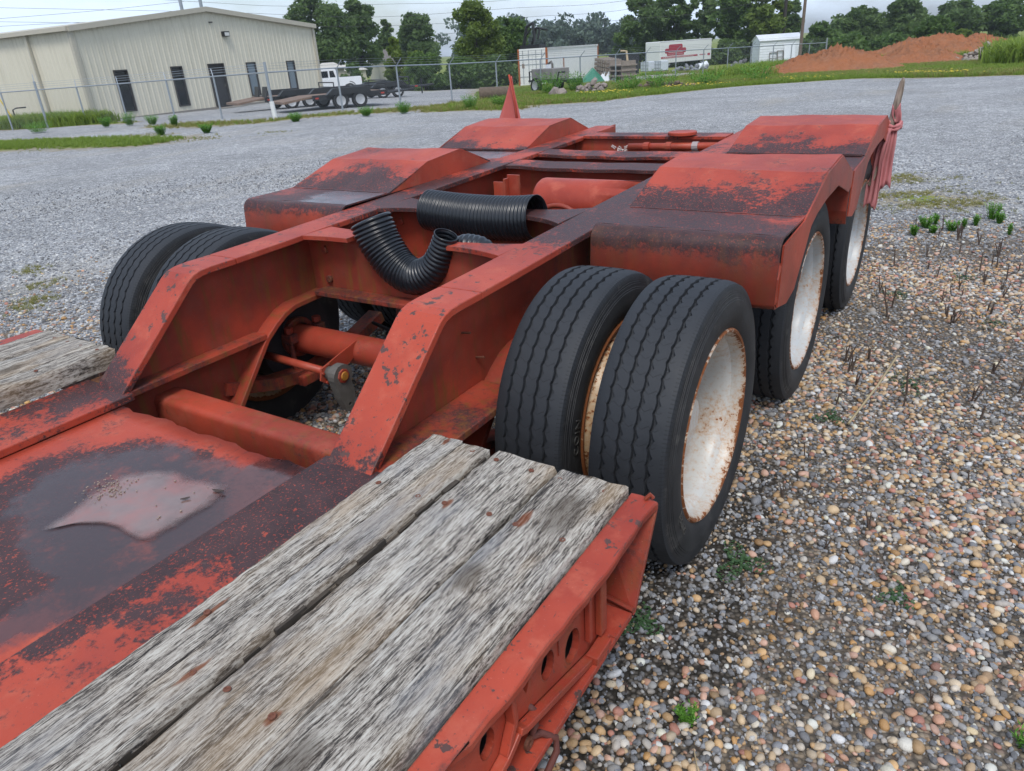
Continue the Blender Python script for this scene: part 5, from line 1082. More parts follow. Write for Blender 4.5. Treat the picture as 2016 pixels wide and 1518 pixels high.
# ------------------------------------------------------------------ chain link fence
FH = 1.58
fence = thing('chain_link_fence', 'galvanised chain link fence with barbed wire arms across the yard', 'fence')
def fpost(x, y, big=False, arm=None):
    z = tz(x, y); h = FH + (.35 if big else 0); p = G().tube([(x, y, z - .1), (x, y, z + h)], .055 if big else .036, 8).make('post', GALV, fence)
    if arm is not None: G().tube([(x, y, z + h - .02), (x + arm[0] * .26, y + arm[1] * .26, z + h + .27)], .018, 6).make('barb_arm', GALV, p)
runs = []
for k, line in enumerate((FENCE1, FENCE2)):
    arm = (-.25, .97) if k == 0 else (.97, .22)
    for i, (x, y) in enumerate(line):
        if k == 1 and i == 0: continue
        fpost(x, y, big=(k == 0 and i in (0, 5)) or (k == 1 and i == 16), arm=None if (i in (0,) or (k == 1 and i == 16)) else ((-.85, .5) if k == 0 else arm))
    P = [(x, y, tz(x, y) + FH) for x, y in line]; G().tube(P, .026, 6).make('top_rail', GALV, fence)
    for q in range(3): a = ((-.85, .5) if k == 0 else arm); f_ = .09 + .085 * q; G().tube([(x + a[0] * f_, y + a[1] * f_, z + .03 + f_ * 1.02) for x, y, z in P], .006, 3).make('barbed_wire', GALV, fence)
    for (ax, ay), (bx, by) in zip(line[:-1], line[1:]):       # woven wire as thin diagonal strands
        L = math.hypot(bx - ax, by - ay); ux, uy = (bx - ax) / L, (by - ay) / L; za, zb = tz(ax, ay), tz(bx, by); g = G(); sp = .11; V = []; F = []; t = -FH
        def pt(s_, h): s_ = min(max(s_, 0), L); f_ = s_ / L; return (ax + ux * s_, ay + uy * s_, za + (zb - za) * f_ + h)
        while t < L:
            for sg in (1, -1):
                s0, s1 = (t, t + FH) if sg > 0 else (t + FH, t); h0, h1 = .03, FH
                lo, hi = max(min(s0, s1), 0), min(max(s0, s1), L)
                if hi - lo < .02: continue
                def hh(s_): return h0 + (h1 - h0) * (s_ - s0) / (s1 - s0)
                a_, b_ = pt(lo, hh(lo)), pt(hi, hh(hi)); i = len(V); w_ = .0022; V += [a_, (a_[0], a_[1], a_[2] + 2 * w_), b_, (b_[0], b_[1], b_[2] + 2 * w_)]; F.append((i, i + 2, i + 3, i + 1))
            t += sp
        o = newmesh('chain_link_mesh', V, F, GALV, fence); o['kind'] = 'stuff'
for (x, y) in ((-36.5, 16.35),): pass

# ------------------------------------------------------------------ vehicles and yard things
def frame_at(D, az): a = R(az); c = Vector((1.7373 + D * math.sin(a), -1.9749 + D * math.cos(a), 0)); return c, Vector((math.cos(a), -math.sin(a), 0)), Vector((math.sin(a), math.cos(a), 0))
TIREB = flat('small_tyre', (.014, .014, .015), .8); WHEELW = flat('wheel_silver', (.42, .43, .44), .4, .3); WOODD = flat('trailer_boards', (.16, .105, .075), .85, var=.4, scale=4); WOODL = flat('pale_boards', (.40, .31, .20), .85, var=.3)
def small_wheel(parent, x, y, z, r=.34, wd=.2, out=1):
    w_ = autosmooth(G().lathe([(-wd / 2, r * .62), (-wd / 2, r * .95), (-wd / 2 + .03, r), (wd / 2 - .03, r), (wd / 2, r * .95), (wd / 2, r * .62)], 24, 'y', (x, y, z)).make('wheel', TIREB, parent))
    autosmooth(G().lathe([(-wd / 2 + .02, 0), (-wd / 2 + .02, r * .45), (-wd / 2 - .004, r * .6), (-wd / 2 + .01, r * .64), (wd / 2 - .01, r * .64), (wd / 2 + .004, r * .6), (wd / 2 - .02, r * .45), (wd / 2 - .02, 0)], 20, 'y', (x, y, z)).make('rim', WHEELW, w_)); return w_
# equipment trailer: local +x = tongue (front), ramps at -x
def flat_trailer(name, loc, rz, label, L=5.2, dove=True, rails=True, deckmat=None, B=-1.1):
    t = thing(name, label, 'flatbed trailer', 'flat equipment trailers parked by the building', loc, rz)
    G().box(B, L * .5, -1.0, 1.0, .52, .60).make('deck', deckmat or WOODD, t)
    G().box(B, L * .5, -1.06, -1.0, .40, .62).make('side_beam', BLACKP, t); G().box(B, L * .5, 1.0, 1.06, .40, .62).make('side_beam', BLACKP, t)
    if dove: slab('dovetail', [(B, -1.0, .60), (B, 1.0, .60), (B - 1.25, 1.0, .46), (B - 1.25, -1.0, .46), (B, -1.0, .53), (B, 1.0, .53), (B - 1.25, 1.0, .37), (B - 1.25, -1.0, .37)], deckmat or WOODL, t)
    for sy in (-1, 1):
        for x in (.05, .92): small_wheel(t, x, sy * 1.2, .34)
        slab('mudguard', [(-.55, sy * 1.08, .60), (-.25, sy * 1.08, .84), (1.25, sy * 1.08, .84), (1.50, sy * 1.08, .58), (-.55, sy * 1.34, .60), (-.25, sy * 1.34, .84), (1.25, sy * 1.34, .84), (1.50, sy * 1.34, .58)], BLACKP, t)
    if rails:
        g = G(); g.tube([(L * .5, -1.0, .6), (L * .5, -1.0, 1.0), (L * .5, 1.0, 1.0), (L * .5, 1.0, .6)], .03, 6); g.tube([(L * .5, -1.0, .8), (L * .5, 1.0, .8)], .02, 6); g.make('front_rail', BLACKP, t)
    g = G(); g.tube([(L * .5, -.9, .48), (L * .5 + 1.5, 0, .48)], .05, 6); g.tube([(L * .5, .9, .48), (L * .5 + 1.5, 0, .48)], .05, 6); g.tube([(L * .5 + 1.4, 0, .48), (L * .5 + 1.8, 0, .50)], .06, 6); g.make('tongue', BLACKP, t)
    G().tube([(L * .5 + 1.1, .12, .04), (L * .5 + 1.1, .12, .85)], .04, 6).make('jack', BLACKP, t)
    for k in range(6): G().tube([(B + .1 + k * .55, -1.075, .36), (B + .1 + k * .55, -1.075, .55)], .015, 4).make('stake_pocket', BLACKP, t)
    for x in (B + .1, 2.0): G().box(x, x + .16, -1.07, -1.062, .47, .53).make('marker_light', flat('red_reflector', (.45, .04, .02), .3), t)
    return t
flat_trailer('equipment_trailer', (-23.3, 22.6, -.35), R(64), 'nearest black flatbed trailer with silver wheels behind the thick fence post', 4.6, deckmat=WOODD)
def ramps(t, x):
    for sy in (-1, 1): slab('ramp', [(x, sy * .3, .55), (x, sy * .95, .55), (x + .1, sy * .95, 1.05), (x + .1, sy * .3, 1.05), (x + .05, sy * .3, .55), (x + .05, sy * .95, .55), (x + .15, sy * .95, 1.05), (x + .15, sy * .3, 1.05)], BLACKP, t)
t2 = flat_trailer('equipment_trailer', (-27.2, 23.3, -.38), R(66), 'brown decked flatbed trailer with sloping tail in front of the building door', 4.6, rails=True, deckmat=WOODD); ramps(t2, -1.0)
t3 = flat_trailer('equipment_trailer', (-28.1, 30.9, -.50), R(58), 'rearmost black trailer with stacked tongues near the pickup bed', 3.4, dove=False)
for k in range(4): G().box(-1.4, 1.4, -.9 + k * .5, -.6 + k * .5, .60, .66 + .1 * (k % 2)).make('stacked_beam', BLACKP, t3)
# white pickup (front hidden behind the building); local +x = rear
def pickup(loc, rz):
    t = thing('pickup_truck', 'old white pickup truck parked behind the corner of the tan building', 'pickup', None, loc, rz); WP = flat('white_paint', (.70, .72, .74), .3, var=.05)
    g = G(); sec = [(-2.4, .62, 1.05), (-.95, .55, 1.12), (-.9, .55, 1.12), (.95, .55, 1.12), (1.0, .55, 1.10), (2.55, .60, 1.10)]
    g.prism([(-2.5, .60), (-2.5, 1.02), (-.98, 1.12), (.92, 1.12), (.92, .50), (-.9, .48)], -.93, .93, 'y'); body = g.make('body', WP, t, bevel=.03)
    G().prism([(.95, .52), (.95, 1.16), (2.62, 1.16), (2.66, 1.10), (2.66, .60), (2.3, .52)], -.95, .95, 'y').make('bed', WP, t, bevel=.02); G().box(1.05, 2.58, -.80, .80, 1.163, 1.168).make('bed_floor', BLACKP, t)
    cab = G().prism([(-.95, 1.12), (-.42, 1.74), (-.30, 1.80), (.72, 1.80), (.84, 1.74), (.93, 1.12)], -.80, .80, 'y').make('cab', WP, t, bevel=.04)
    for sy in (-1, 1):
        for poly in ([(-.62, 1.20), (-.30, 1.66), (.22, 1.66), (.22, 1.20)], [(.34, 1.20), (.34, 1.66), (.64, 1.66), (.76, 1.20)]):
            G().prism(poly, sy * .803, sy * .812, 'y').make('side_window', DGLASS, cab)
        G().box(-.58, -.30, sy * .935, sy * .94, .98, 1.02).make('door_handle', STEEL, body)
    slab('windshield', [(-.90, -.7, 1.19), (-.90, .7, 1.19), (-.46, .66, 1.71), (-.46, -.66, 1.71), (-.93, -.7, 1.20), (-.93, .7, 1.20), (-.49, .66, 1.72), (-.49, -.66, 1.72)], DGLASS, cab)
    for x in (-1.65, 1.75):
        for sy in (-1, 1): small_wheel(t, x, sy * .84, .36, .37, .24); G().lathe([(-.004, .40), (.004, .40), (.004, .46), (-.004, .46)], 20, 'y', (x, sy * .955, .40), skip=lambda i, j: 10 <= i < 20).make('wheel_arch', DARKSTEEL, t)
    for sy in (-1, 1): G().box(2.663, 2.675, sy * .88 - .05, sy * .88 + .05, .80, 1.05).make('tail_light', flat('tail_light', (.4, .03, .02), .3), t)
    G().box(2.66, 2.80, -.9, .9, .48, .60).make('bumper', STEEL, t, bevel=.02); return t
pk_ = pickup((-40.0, 38.85, -.62), R(47)); pk_.scale = (.95, .95, .93)
# container
WC = M('container_white'); rr_ = WC.noise(WC.mp(WC.co(), (1, 1, .5)), 1.4, 6, .65); rs = WC.step(rr_, .62, .72); CWHITE = WC.done(WC.mix(WC.ma('MULTIPLY', rs, .8), WC.mix(WC.noise(WC.co(), 3, 4), (.60, .61, .62), (.70, .70, .68)), (.30, .15, .07)), .5)
ct = thing('shipping_container', 'white rust streaked shipping container with closed doors in the yard', 'container', None, (-28.15, 46.38, -.92))
c_, rt_, vw_ = frame_at(56.8, -31.7); ab = rt_ * math.cos(R(25)) - vw_ * math.sin(R(25)); ang = math.atan2(ab.y, ab.x); ct.rotation_euler = (0, 0, ang)   # local +x along doors, +y along length
WI, LE, HE = 2.3, 11.0, 2.42
def corr_wall(x, y0, y1, z0, z1, out):
    V = []; F = []; y = y0; ys = []
    while y < y1: ys += [(y, 0), (y + .07, .03), (y + .14, .03), (y + .21, 0)]; y += .28
    ys.append((y1, 0))
    for (y, d) in ys: V += [(x - out * d, y, z0), (x - out * d, y, z1)]
    for i in range(len(ys) - 1): F.append((2 * i, 2 * i + 2, 2 * i + 3, 2 * i + 1))
    return V, F
for x, o_ in ((WI - .03, 1), (.03, -1)): V, F = corr_wall(x, .1, LE - .1, .15, HE - .1, o_); newmesh('side_wall', V, F, CWHITE, ct)
G().box(.0, WI, .05, LE, HE - .09, HE - .03).make('roof', CWHITE, ct); G().box(.0, WI, .05, LE, .05, .16).make('floor', DARKSTEEL, ct)
g = G()
for x in (0, WI - .12):
    for y in (0, LE - .12): g.box(x, x + .12, y, y + .12, 0, HE)
g.make('corner_post', ORANGE_RUST, ct); g = G(); g.box(.12, WI - .12, 0, .12, HE - .12, HE - .001); g.box(WI - .09, WI, .12, LE - .12, HE - .12, HE - .002); g.box(WI - .09, WI, .12, LE - .12, .0, .15); g.box(.12, WI - .12, 0, .12, 0, .14); g.make('rail', CWHITE, ct)
for d in (0, 1):
    dr = G().box(.125 + d * (WI - .25) / 2, .125 + (d + 1) * (WI - .25) / 2 - .015, .02, .06, .145, HE - .125).make('door', CWHITE, ct, bevel=.01)
    for q in (.28, .72): x = .125 + (d + q) * (WI - .25) / 2; G().tube([(x, -.01, .12), (x, -.01, HE - .1)], .022, 6).make('lock_bar', GALV, dr)
    for z in (.55, 1.35, 2.0): G().box(.135 + d * (WI - .25) / 2, .11 + (d + 1) * (WI - .25) / 2, .008, .019, z, z + .05).make('hinge_band', GALV, dr)
G().box(.32, .50, .005, .018, 1.15, 1.45).make('data_plate', flat('plate_brown', (.20, .13, .08), .6), ct); G().box(WI - .002, WI + .004, 3.1, 3.25, .3, 1.7).make('rust_patch', ORANGE_RUST, ct)
# folded grapple behind
gp_ = thing('log_loader', 'black folded log loader grapple sticking up behind the container', 'log loader', None, (-30.4, 52.4, -.95)); g = G()
g.box(-.9, .9, -.5, .5, 2.2, 2.7); g.make('loader_base', BLACKP, gp_)
for k, (p, q) in enumerate((((-.8, 0, 2.7), (-.5, 0, 4.0)), ((-.5, 0, 4.0), (.1, 0, 4.25)), ((.1, 0, 4.25), (.2, 0, 2.9)), ((-.2, .2, 2.7), (.3, .2, 3.9)), ((.3, .2, 3.9), (1.3, .1, 3.7)), ((.7, 0, 3.8), (.5, 0, 3.1)), ((-.6, -.1, 3.3), (.0, -.1, 3.9)))): G().tube([p, q], .13 - .01 * k, 6).make('boom', BLACKP, gp_)
# box trailer with red sofa sign
BW = flat('box_white', (.62, .63, .63), .45, var=.06); REDP = flat('sign_red', (.33, .03, .055), .5, var=.15); PALE = flat('sign_pale', (.55, .48, .47), .5)
c0 = Vector((-31.4, 82.0, -1.42)); c1 = Vector((-28.3, 90.5, 0)); ux = (Vector((c1.x - c0.x, c1.y - c0.y, 0))).normalized(); bt = thing('box_trailer', 'white box trailer with a red sofa painted on its side', 'box trailer', None, c0, math.atan2(ux.y, ux.x)); BLN = (Vector((c1.x, c1.y, 0)) - Vector((c0.x, c0.y, 0))).length
G().box(0, BLN, .0, 2.2, .42, 2.72).make('box', BW, bt, bevel=.06); G().box(-.02, BLN + .02, -.012, -.001, 2.60, 2.70).make('top_trim', flat('trim_grey', (.5, .51, .52), .4), bt); G().box(-.02, BLN, -.012, -.001, .40, .48).make('bottom_trim', DARKSTEEL, bt)
SX = lambda u: u * BLN; sof = G()
def rrect(x0, x1, z0, z1, r): return [(p[0], p[1]) for p in rounded_rect(x0, x1, z0, z1, r, 3)]
for poly in (rrect(SX(.16), SX(.42), 1.55, 2.35, .2), rrect(SX(.09), SX(.17), 1.45, 1.95, .18), rrect(SX(.41), SX(.49), 1.45, 1.95, .18), rrect(SX(.13), SX(.45), 1.20, 1.52, .05)): sof.prism(poly, -.014, -.002, 'y')
sof.make('sofa_sign', REDP, bt); sof = G(); sof.box(SX(.15), SX(.43), -.018, -.0145, 1.50, 1.54); sof.box(SX(.15), SX(.43), -.018, -.0145, 1.33, 1.36); sof.make('sofa_line', PALE, bt)
sof = G(); sof.prism([(SX(.02), .95), (SX(.02), 1.12), (SX(.72), 1.12), (SX(.72), .95)], -.014, -.002, 'y'); sof.make('sign_band', REDP, bt)
sof = G(); q = np.random.default_rng(5); x = .06
while x < .64: w_ = q.uniform(.008, .025); sof.box(SX(x), SX(x + w_), -.018, -.0145, 1.0, 1.07); x += w_ + q.uniform(.004, .014)
sof.make('sign_text', PALE, bt); sof = G(); x = .76
while x < .88: w_ = q.uniform(.010, .02); sof.box(SX(x), SX(x + w_), -.014, -.002, 1.0, 1.10); x += w_ + .006
sof.box(SX(.92), SX(.97), -.014, -.002, .92, 1.15); sof.make('sign_text', REDP, bt)
G().box(BLN + .003, BLN + .012, .6, 1.6, 1.75, 2.2).make('end_sign', flat('sign_pink', (.45, .22, .25), .6), bt)
for x in (.8, 1.7, BLN - 1.6): small_wheel(bt, x, .25, .40, .4, .25)
# white shed
sh = thing('white_shed', 'small white metal shed with gable roof by the utility pole', 'shed', None, (-19.6, 78.9, -1.44), R(31)); SHW = flat('shed_white', (.62, .65, .68), .4, var=.05)
g = G(); Wd, Ln, h_ = 2.6, 4.1, 2.2
for z in np.arange(0, h_, .24):     # lapped siding
    for pts in ([(0, 0), (Ln, 0)], [(Ln, 0), (Ln, Wd)], [(Ln, Wd), (0, Wd)], [(0, Wd), (0, 0)]):
        (xa, ya), (xb, yb) = pts; nx_, ny_ = (yb - ya), -(xb - xa); l = math.hypot(nx_, ny_); nx_, ny_ = nx_ / l * .03, ny_ / l * .03; g.add([(xa + nx_, ya + ny_, z), (xb + nx_, yb + ny_, z), (xb, yb, z + .24), (xa, ya, z + .24), (xa, ya, z), (xb, yb, z)], [(0, 1, 2, 3), (0, 4, 5, 1)])
g.make('siding', SHW, sh); G().prism([(0, h_), (Wd, h_), (Wd / 2, h_ + .5)], Ln - .02, Ln + .015, 'x').make('gable', SHW, sh); G().prism([(0, h_), (Wd, h_), (Wd / 2, h_ + .5)], -.015, .02, 'x').make('gable', SHW, sh)
for s_ in (0, 1): slab('roof', [(-.1, Wd / 2, h_ + .56), (Ln + .1, Wd / 2, h_ + .56), (Ln + .1, s_ * Wd + (s_ * 2 - 1) * .14, h_ + .02), (-.1, s_ * Wd + (s_ * 2 - 1) * .14, h_ + .02), (-.1, Wd / 2, h_ + .50), (Ln + .1, Wd / 2, h_ + .50), (Ln + .1, s_ * Wd + (s_ * 2 - 1) * .14, h_ - .04), (-.1, s_ * Wd + (s_ * 2 - 1) * .14, h_ - .04)], flat('shed_roof', (.55, .57, .60), .4), sh)
for i, (x, wd, hh_, lean) in enumerate(((1.0, .8, 1.05, .25), (1.75, .6, 1.2, .3))):
    t = thing('gate_section', ('dark rectangular frame leaning on the white shed', 'narrow frame leaning on the white shed wall')[i], 'gate section', 'gate sections leaning on the shed', (0, 0, 0)); p = sh.matrix_basis if False else Matrix.Translation(sh.location) @ Matrix.Rotation(R(31), 4, 'Z'); t.matrix_world = p @ Matrix.Translation((x, -.35 - .1 * i, .05)) @ Matrix.Rotation(-lean, 4, 'X')
    g = G()
    for a in (0, wd): g.box(a - .03, a + .03, -.03, .03, 0, hh_)
    for z in (0, hh_ * .5, hh_): g.box(0, wd, -.025, .025, z - .03, z + .03)
    g.make('frame', STEEL, t)
pn = G().box(0, 1.1, -.02, .02, 0, 1.9).make('sheet_metal', SHW); pn.matrix_world = Matrix.Translation(sh.location) @ Matrix.Rotation(R(31), 4, 'Z') @ Matrix.Translation((2.4, -.5, .0)) @ Matrix.Rotation(-.25, 4, 'X'); tag(pn, 'plain white sheet panel leaning on the shed front', 'panel')
# utility trailer with grey steel box
ut = thing('utility_trailer', 'small grey tank trailer with steel box near the container', 'utility trailer', None, (-17.9, 33.0, -.58), R(-20)); GREYB = flat('grey_box', (.20, .19, .18), .6, var=.2)
G().box(-.95, .75, -.55, .55, .62, 1.12).make('steel_box', GREYB, ut, bevel=.02); G().box(-1.15, 1.7, -.6, .6, .50, .60).make('frame', DARKSTEEL, ut); g = G(); g.tube([(1.7, -.5, .5), (2.3, 0, .5)], .05, 6); g.tube([(1.7, .5, .5), (2.3, 0, .5)], .05, 6); g.tube([(-1.1, -.55, .5), (-1.1, -.55, 1.0), (-.9, -.55, 1.0)], .04, 6); g.tube([(1.0, -.5, .6), (1.15, -.5, .95), (1.6, -.5, .95)], .04, 6); g.make('tongue', DARKSTEEL, ut)
for sy in (-1, 1): small_wheel(ut, -.35, sy * .75, .36, .36, .2)
G().tube([(-.4, .1, 1.12), (-.4, .1, 1.3), (-.1, .1, 1.42), (.1, 0, 1.3), (.1, 0, 1.12)], .06, 6).make('pump', STEEL, ut); G().box(-.2, .05, -.2, .1, 1.13, 1.3).make('canister', SHW, ut)
# logs, stones, pallets, frame, totes
lg = thing('log', 'thick cut log lying behind the red pennant', 'log', None, (-17.6, 27.2, -.22), R(35)); LOGM = flat('log_bark', (.10, .075, .055), .9, var=.5, scale=12)
autosmooth(G().lathe([(-.7, 0), (-.7, .27), (-.66, .30), (.6, .27), (.62, .24), (.62, 0)], 18, 'x').make('bark', LOGM, lg)); G().lathe([(-.703, 0), (-.704, .26)], 16, 'x').make('cut_end', flat('cut_wood', (.07, .055, .045), .9, var=.5), lg)
STON = flat('field_stone', (.22, .185, .165), .9, var=.4, scale=5)
def heap(name, loc, n, spread, size, mat, label, cat, seed, flatz=.6, shape='rock'):
    r = np.random.default_rng(seed); g = G()
    for k in range(n):
        a = r.uniform(0, 6.28); d = spread * math.sqrt(r.random()); s_ = size * r.uniform(.5, 1.2); x, y = d * math.cos(a), d * math.sin(a) * .6; z = max(0, (1 - d / spread)) * spread * flatz * r.random() + s_ * .3
        bm = bmesh.new(); bmesh.ops.create_icosphere(bm, subdivisions=1, radius=1); e = Matrix.Rotation(r.uniform(0, 6), 3, Vector(r.normal(0, 1, 3)).normalized()); V = []
        for v in bm.verts: p = e @ Vector((v.co.x * r.uniform(.85, 1.1), v.co.y * .8, v.co.z * .55)); V.append((x + p.x * s_, y + p.y * s_, z + p.z * s_))
        g.add(V, [tuple(v.index for v in f.verts) for f in bm.faces]); bm.free()
    o = g.make(name, mat); o.location = (*loc, tz(*loc)); tag(o, label, cat); return o
heap('stone_heap', (-14.7, 28.2), 3, .5, .42, STON, 'single rounded boulder in the weeds below the utility trailer', 'boulder', 1, .2)
heap('stone_heap', (-14.1, 30.0), 22, 1.0, .22, STON, 'heap of broken stones and blocks right of the yellow flowers', 'stone heap', 2)
heap('stone_heap', (-11.4, 31.6), 26, 1.5, .18, flat('brown_debris', (.13, .095, .07), .9, var=.5), 'low brown heap of branches and stones in the grass', 'debris heap', 3, .3)
pt_ = thing('pallet_stack', 'leaning stack of grey pallets behind the stone heap', 'pallets', None, (-19.4, 44.6, -.80), R(-28)); PALW = flat('pallet_wood', (.24, .20, .165), .9, var=.4, scale=5)
for k in range(6):
    for j in range(5): G().box(-2.0 + .24 * k, -1.9 + .24 * k, -.6, .6, .05 + .25 * j, .25 + .25 * j, rot=Matrix.Rotation(.12, 3, 'Y')).make('slat', PALW, pt_)
for k in range(4): G().box(-.3, 1.1, -.6, .6, .05 + .3 * k, .13 + .3 * k).make('pallet', PALW, pt_); G().box(-.3, -.2, -.55, .55, .13 + .3 * k, .35 + .3 * k).make('block', PALW, pt_); G().box(.9, 1.0, -.55, .55, .13 + .3 * k, .35 + .3 * k).make('block', PALW, pt_)
gt = slab('green_tarp', [(-.9, 0, 0), (.6, 0, 0), (.7, .7, .1), (-.3, .9, .9), (-.85, .05, .0), (.65, .05, .0), (.75, .75, .1), (-.25, .95, .9)], flat('green_sheet', (.03, .16, .10), .5), None); gt.location = (-21.0, 43.6, -.78); tag(gt, 'dark green sheet propped beside the pallets', 'sheet')
ws = slab('white_sheet', [(-.2, 0, 0), (1.2, 0, 0), (1.0, .6, 1.0), (.5, .7, 1.1), (-.15, .05, .0), (1.25, .05, .0), (1.05, .65, 1.0), (.55, .75, 1.1)], SHW, None); ws.location = (-20.7, 44.2, -.78); tag(ws, 'white sheet propped against the pallets', 'sheet')
fk = thing('black_crate', 'large dark mesh crate with timber edge beyond the pallets', 'crate', None, (-24.6, 57.2, -1.02), R(-24)); G().box(-1.2, .9, -.7, .7, .15, 1.7).make('mesh_side', flat('dark_mesh', (.018, .02, .024), .7), fk); G().tube([(1.0, -.7, .1), (1.15, -.75, 1.0), (.95, -.7, 1.85), (.3, -.7, 1.9)], .09, 6).make('timber_edge', WOODL, fk); G().box(-1.25, 1.0, -.75, .75, .05, .15).make('base', WOODD, fk)
for i, dx in enumerate((0, 1.15)):
    t = thing('ibc_tote', ('left one of two white caged tanks before the box trailer', 'right one of two white caged tanks before the box trailer')[i], 'tank', 'white caged tanks', (-26.6 + dx * .93, 67.0 + dx * .35, -1.22), R(-22)); G().box(-.5, .5, -.5, .5, .12, .95).make('tank', flat('tote_white', (.52, .56, .62), .4), t, bevel=.05); G().box(-.52, .52, -.52, .52, .0, .11).make('pallet', STEEL, t); g = G()
    for z in (.35, .65, .92): g.box(-.53, .53, -.53, -.52, z, z + .03)
    for x in (-.5, -.17, .17, .47): g.box(x, x + .03, -.545, -.531, .1, .95)
    g.make('cage', GALV, t)
heap('grey_heap', (-20.6, 61.5), 40, 1.6, .28, flat('slate_grey', (.17, .18, .195), .9, var=.3), 'grey heap of broken stone before the sofa trailer', 'stone heap', 8, .6)
bg_ = heap('white_bag', (-23.0, 72.0), 4, .8, .55, SHW, 'crumpled pale sheeting on the ground right of the grey heap', 'sheeting', 9, .2)
heap('grey_heap', (-16.5, 62.5), 24, 1.1, .3, flat('slate_dark', (.13, .13, .14), .9, var=.3), 'dark grey rubble heap left of the white shed', 'rubble heap', 10, .6)

# ------------------------------------------------------------------ dirt mounds and rubble
m = M('red_dirt'); a_ = m.noise(m.co(), .8, 6, .65); b_ = m.noise(m.co(), 6, 6, .7); DIRT = m.done(m.mix(m.step(a_, .4, .65), (.30, .112, .046), m.mix(b_, (.11, .042, .020), (.42, .19, .095))), .95, m.bump(b_, .8, .15))
def mound(name, cx, cy, rx, ry, h, seed, label, rot=0):
    n = 90; V = []; F = []; r = np.random.default_rng(seed); ph = r.uniform(0, 6, 12); c, s_ = math.cos(rot), math.sin(rot)
    for j in range(n + 1):
        for i in range(n + 1):
            u, v = i / n * 2 - 1, j / n * 2 - 1; d = math.hypot(u, v); hh = max(0, 1 - d ** 1.5) ; k = .16 * math.sin(5 * u + ph[0]) * math.sin(6 * v + ph[1]) + .07 * math.sin(13 * u + ph[2] + 2 * v) + .05 * math.sin(21 * v + ph[3] + 5 * u) + .09 * r.normal()
            z = h * hh * (1 + k) - .12; x, y = u * rx, v * ry; wx, wy = cx + c * x - s_ * y, cy + s_ * x + c * y; V.append((wx, wy, z + tz(wx, wy)))
    for j in range(n):
        for i in range(n): q = j * (n + 1) + i; F.append((q, q + 1, q + n + 2, q + n + 1))
    o = newmesh(name, V, F, DIRT, None, smooth=True); return tag(o, label, 'dirt mound', 'red dirt mounds')
mound('dirt_mound', -6.7, 45.4, 4.4, 3.6, 1.22, 1, 'largest rounded red dirt mound left of the grass bank', .2)
mound('dirt_mound', -3.2, 54.5, 3.3, 3.6, 1.15, 2, 'long lower red dirt mound left of the rubble', .4)
mound('dirt_mound', -3.4, 63.0, 6.5, 4.0, 1.55, 3, 'far red dirt ramp rising behind the mounds', .15)
mound('dirt_mound', -.5, 76.0, 5, 4, 1.35, 5, 'farthest red earth bank below the trees', 0)
heap('rubble_pile', (.55, 53.4), 90, 1.5, .26, flat('concrete_rubble', (.27, .235, .205), .9, var=.45, scale=3), 'pile of broken grey concrete and rock right of the dirt mounds', 'rubble pile', 12, .6)

